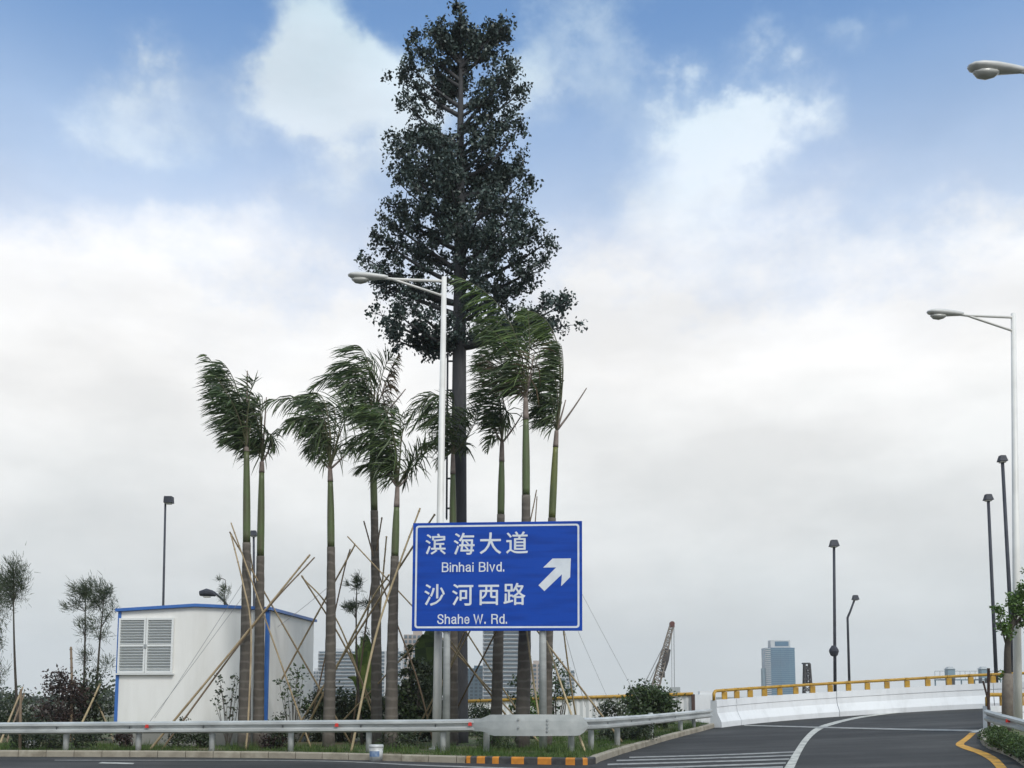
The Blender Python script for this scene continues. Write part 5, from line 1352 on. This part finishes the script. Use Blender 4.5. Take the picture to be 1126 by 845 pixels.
def blob(px, py, sx, sy, amp):
    r = ray(px, py); r = r / np.linalg.norm(r); a = math.atan2(r[0], r[1]); e = math.asin(r[2])
    dx = mth('MULTIPLY', mth('SUBTRACT', az, a), F / sx * .9); dy = mth('MULTIPLY', mth('SUBTRACT', el, e), F / sy * .9)
    q = mth('ADD', mth('MULTIPLY', dx, dx), mth('MULTIPLY', dy, dy))
    return mth('MULTIPLY', mth('POWER', 2.718, mth('MULTIPLY', q, -1.0)), amp)
tot = None
for bl in ((362, 50, 50, 70, .95), (400, 130, 85, 60, .95), (300, 125, 60, 40, .5), (140, 112, 62, 34, .72), (770, 128, 80, 46, .8), (835, 150, 75, 36, .8), (735, 225, 75, 46, .6), (645, 80, 55, 50, .5), (582, 90, 26, 50, .5), (905, 22, 50, 24, .42), (1080, 235, 80, 36, .3), (900, 260, 70, 30, .15), (225, 262, 80, 30, .22)):
    v = blob(*bl); tot = v if tot is None else mth('ADD', tot, v)
fb = wnoise(5.5, 8, .62, 1.6, 1.3)
fine = wnoise(16, 7, .65, 1.3, 5.0)
# lower cloud deck: full below ~22 deg, open above ~28 deg, ragged edge
deck = N.new('ShaderNodeMapRange'); deck.interpolation_type = 'SMOOTHSTEP'
for i, v in ((1, R(29.5)), (2, R(14)), (3, 0.0), (4, 1.35)): deck.inputs[i].default_value = v
L.new(el, deck.inputs[0])
# overhead and behind: broken cloud again
hi = N.new('ShaderNodeMapRange'); hi.interpolation_type = 'SMOOTHSTEP'
for i, v in ((1, R(42)), (2, R(60)), (3, 0.0), (4, .75)): hi.inputs[i].default_value = v
L.new(el0, hi.inputs[0])
fr_ = N.new('ShaderNodeMapRange'); fr_.interpolation_type = 'SMOOTHSTEP'
for i, v in ((1, .25), (2, -.3), (3, 0.0), (4, .7)): fr_.inputs[i].default_value = v
L.new(sx_.outputs[1], fr_.inputs[0])
den = mth('ADD', mth('ADD', tot, deck.outputs[0]), mth('MAXIMUM', hi.outputs[0], fr_.outputs[0]))
den = mth('ADD', mth('SUBTRACT', den, .04), mth('ADD', mth('MULTIPLY', mth('SUBTRACT', fb.outputs['Fac'], .5), .55), mth('MULTIPLY', mth('SUBTRACT', fine.outputs['Fac'], .5), .6)))
mask = N.new('ShaderNodeMapRange'); mask.interpolation_type = 'SMOOTHSTEP'
for i, v in ((1, .08), (2, .95), (3, 0.03), (4, 1.0)): mask.inputs[i].default_value = v
L.new(den, mask.inputs[0])
# cloud colour by elevation plus soft grey undersides
ce = N.new('ShaderNodeMapRange'); ce.inputs[1].default_value = 0; ce.inputs[2].default_value = R(40); L.new(el, ce.inputs[0])
cr_ = N.new('ShaderNodeValToRGB'); er = cr_.color_ramp
er.elements[0].position = 0; er.elements[0].color = (.63, .66, .665, 1); er.elements[1].position = 1; er.elements[1].color = (.52, .69, .78, 1)
for p_, c_ in ((.12, (.67, .70, .705)), (.30, (.82, .83, .825)), (.45, (.92, .915, .905)), (.58, (.88, .89, .91)), (.72, (.72, .80, .88))):
    e_ = er.elements.new(p_); e_.color = (*c_, 1)
L.new(ce.outputs[0], cr_.inputs[0])
gy = wnoise(3.2, 6, .55, 2.6, 7.7)
gm_ = N.new('ShaderNodeMapRange'); gm_.inputs[1].default_value = .38; gm_.inputs[2].default_value = .62; gm_.inputs[3].default_value = 5.75; gm_.inputs[4].default_value = 6.95
L.new(gy.outputs['Fac'], gm_.inputs[0])
cm = N.new('ShaderNodeVectorMath'); cm.operation = 'SCALE'; L.new(cr_.outputs[0], cm.inputs[0]); L.new(gm_.outputs[0], cm.inputs['Scale'])
skm = N.new('ShaderNodeVectorMath'); skm.operation = 'MULTIPLY'; skm.inputs[1].default_value = (.80, 1.08, 1.25); L.new(sky.outputs[0], skm.inputs[0])
veil = N.new('ShaderNodeMapRange'); veil.interpolation_type = 'SMOOTHSTEP'
for i, v in ((1, R(37)), (2, R(23)), (3, 0.0), (4, .58)): veil.inputs[i].default_value = v
L.new(el0, veil.inputs[0])
mfin = mth('MAXIMUM', mth('MULTIPLY', mask.outputs[0], .97), mth('ADD', veil.outputs[0], mth('MULTIPLY', mask.outputs[0], .52)))
mx = N.new('ShaderNodeMix'); mx.data_type = 'RGBA'; L.new(mfin, mx.inputs[0]); L.new(skm.outputs[0], mx.inputs[6]); L.new(cm.outputs[0], mx.inputs[7])
L.new(mx.outputs[2], bg.inputs['Color'])
w.cycles.sampling_method = 'MANUAL'; w.cycles.sample_map_resolution = 1024

sl = bpy.data.lights.new('sun', 'SUN'); sl.energy = 2.2; sl.angle = R(18); sl.color = (1, .96, .9)
so = bpy.data.objects.new('sun', sl); COL.objects.link(so)
sdv = Vector((math.sin(SUN_AZ) * math.cos(SUN_EL), math.cos(SUN_AZ) * math.cos(SUN_EL), math.sin(SUN_EL)))
so.rotation_euler = sdv.to_track_quat('Z', 'Y').to_euler(); so.location = (20, -30, 60)

# ------------------------------------------------------------------ camera and render settings
cam = bpy.data.cameras.new('camera'); co = bpy.data.objects.new('camera', cam); COL.objects.link(co)
co.location = (0, 0, EYE); co.rotation_euler = (R(90) + PITCH, 0, 0)
cam.sensor_fit = 'HORIZONTAL'; cam.sensor_width = 36; cam.lens = 36 * F / 1126
cam.shift_y = (CY - 422.5) / 1126; cam.clip_end = 12000; cam.clip_start = .05
S.camera = co
S.view_settings.view_transform = 'Standard'; S.view_settings.look = 'None'; S.view_settings.exposure = .2; S.view_settings.gamma = 1
S.render.engine = 'CYCLES'
S.cycles.max_bounces = 6; S.cycles.diffuse_bounces = 3; S.cycles.glossy_bounces = 2; S.cycles.transmission_bounces = 2; S.cycles.volume_bounces = 1; S.cycles.transparent_max_bounces = 6
S.cycles.use_denoising = True
try: S.cycles.denoiser = 'OPENIMAGEDENOISE'
except Exception: pass
S.cycles.sample_clamp_indirect = 6
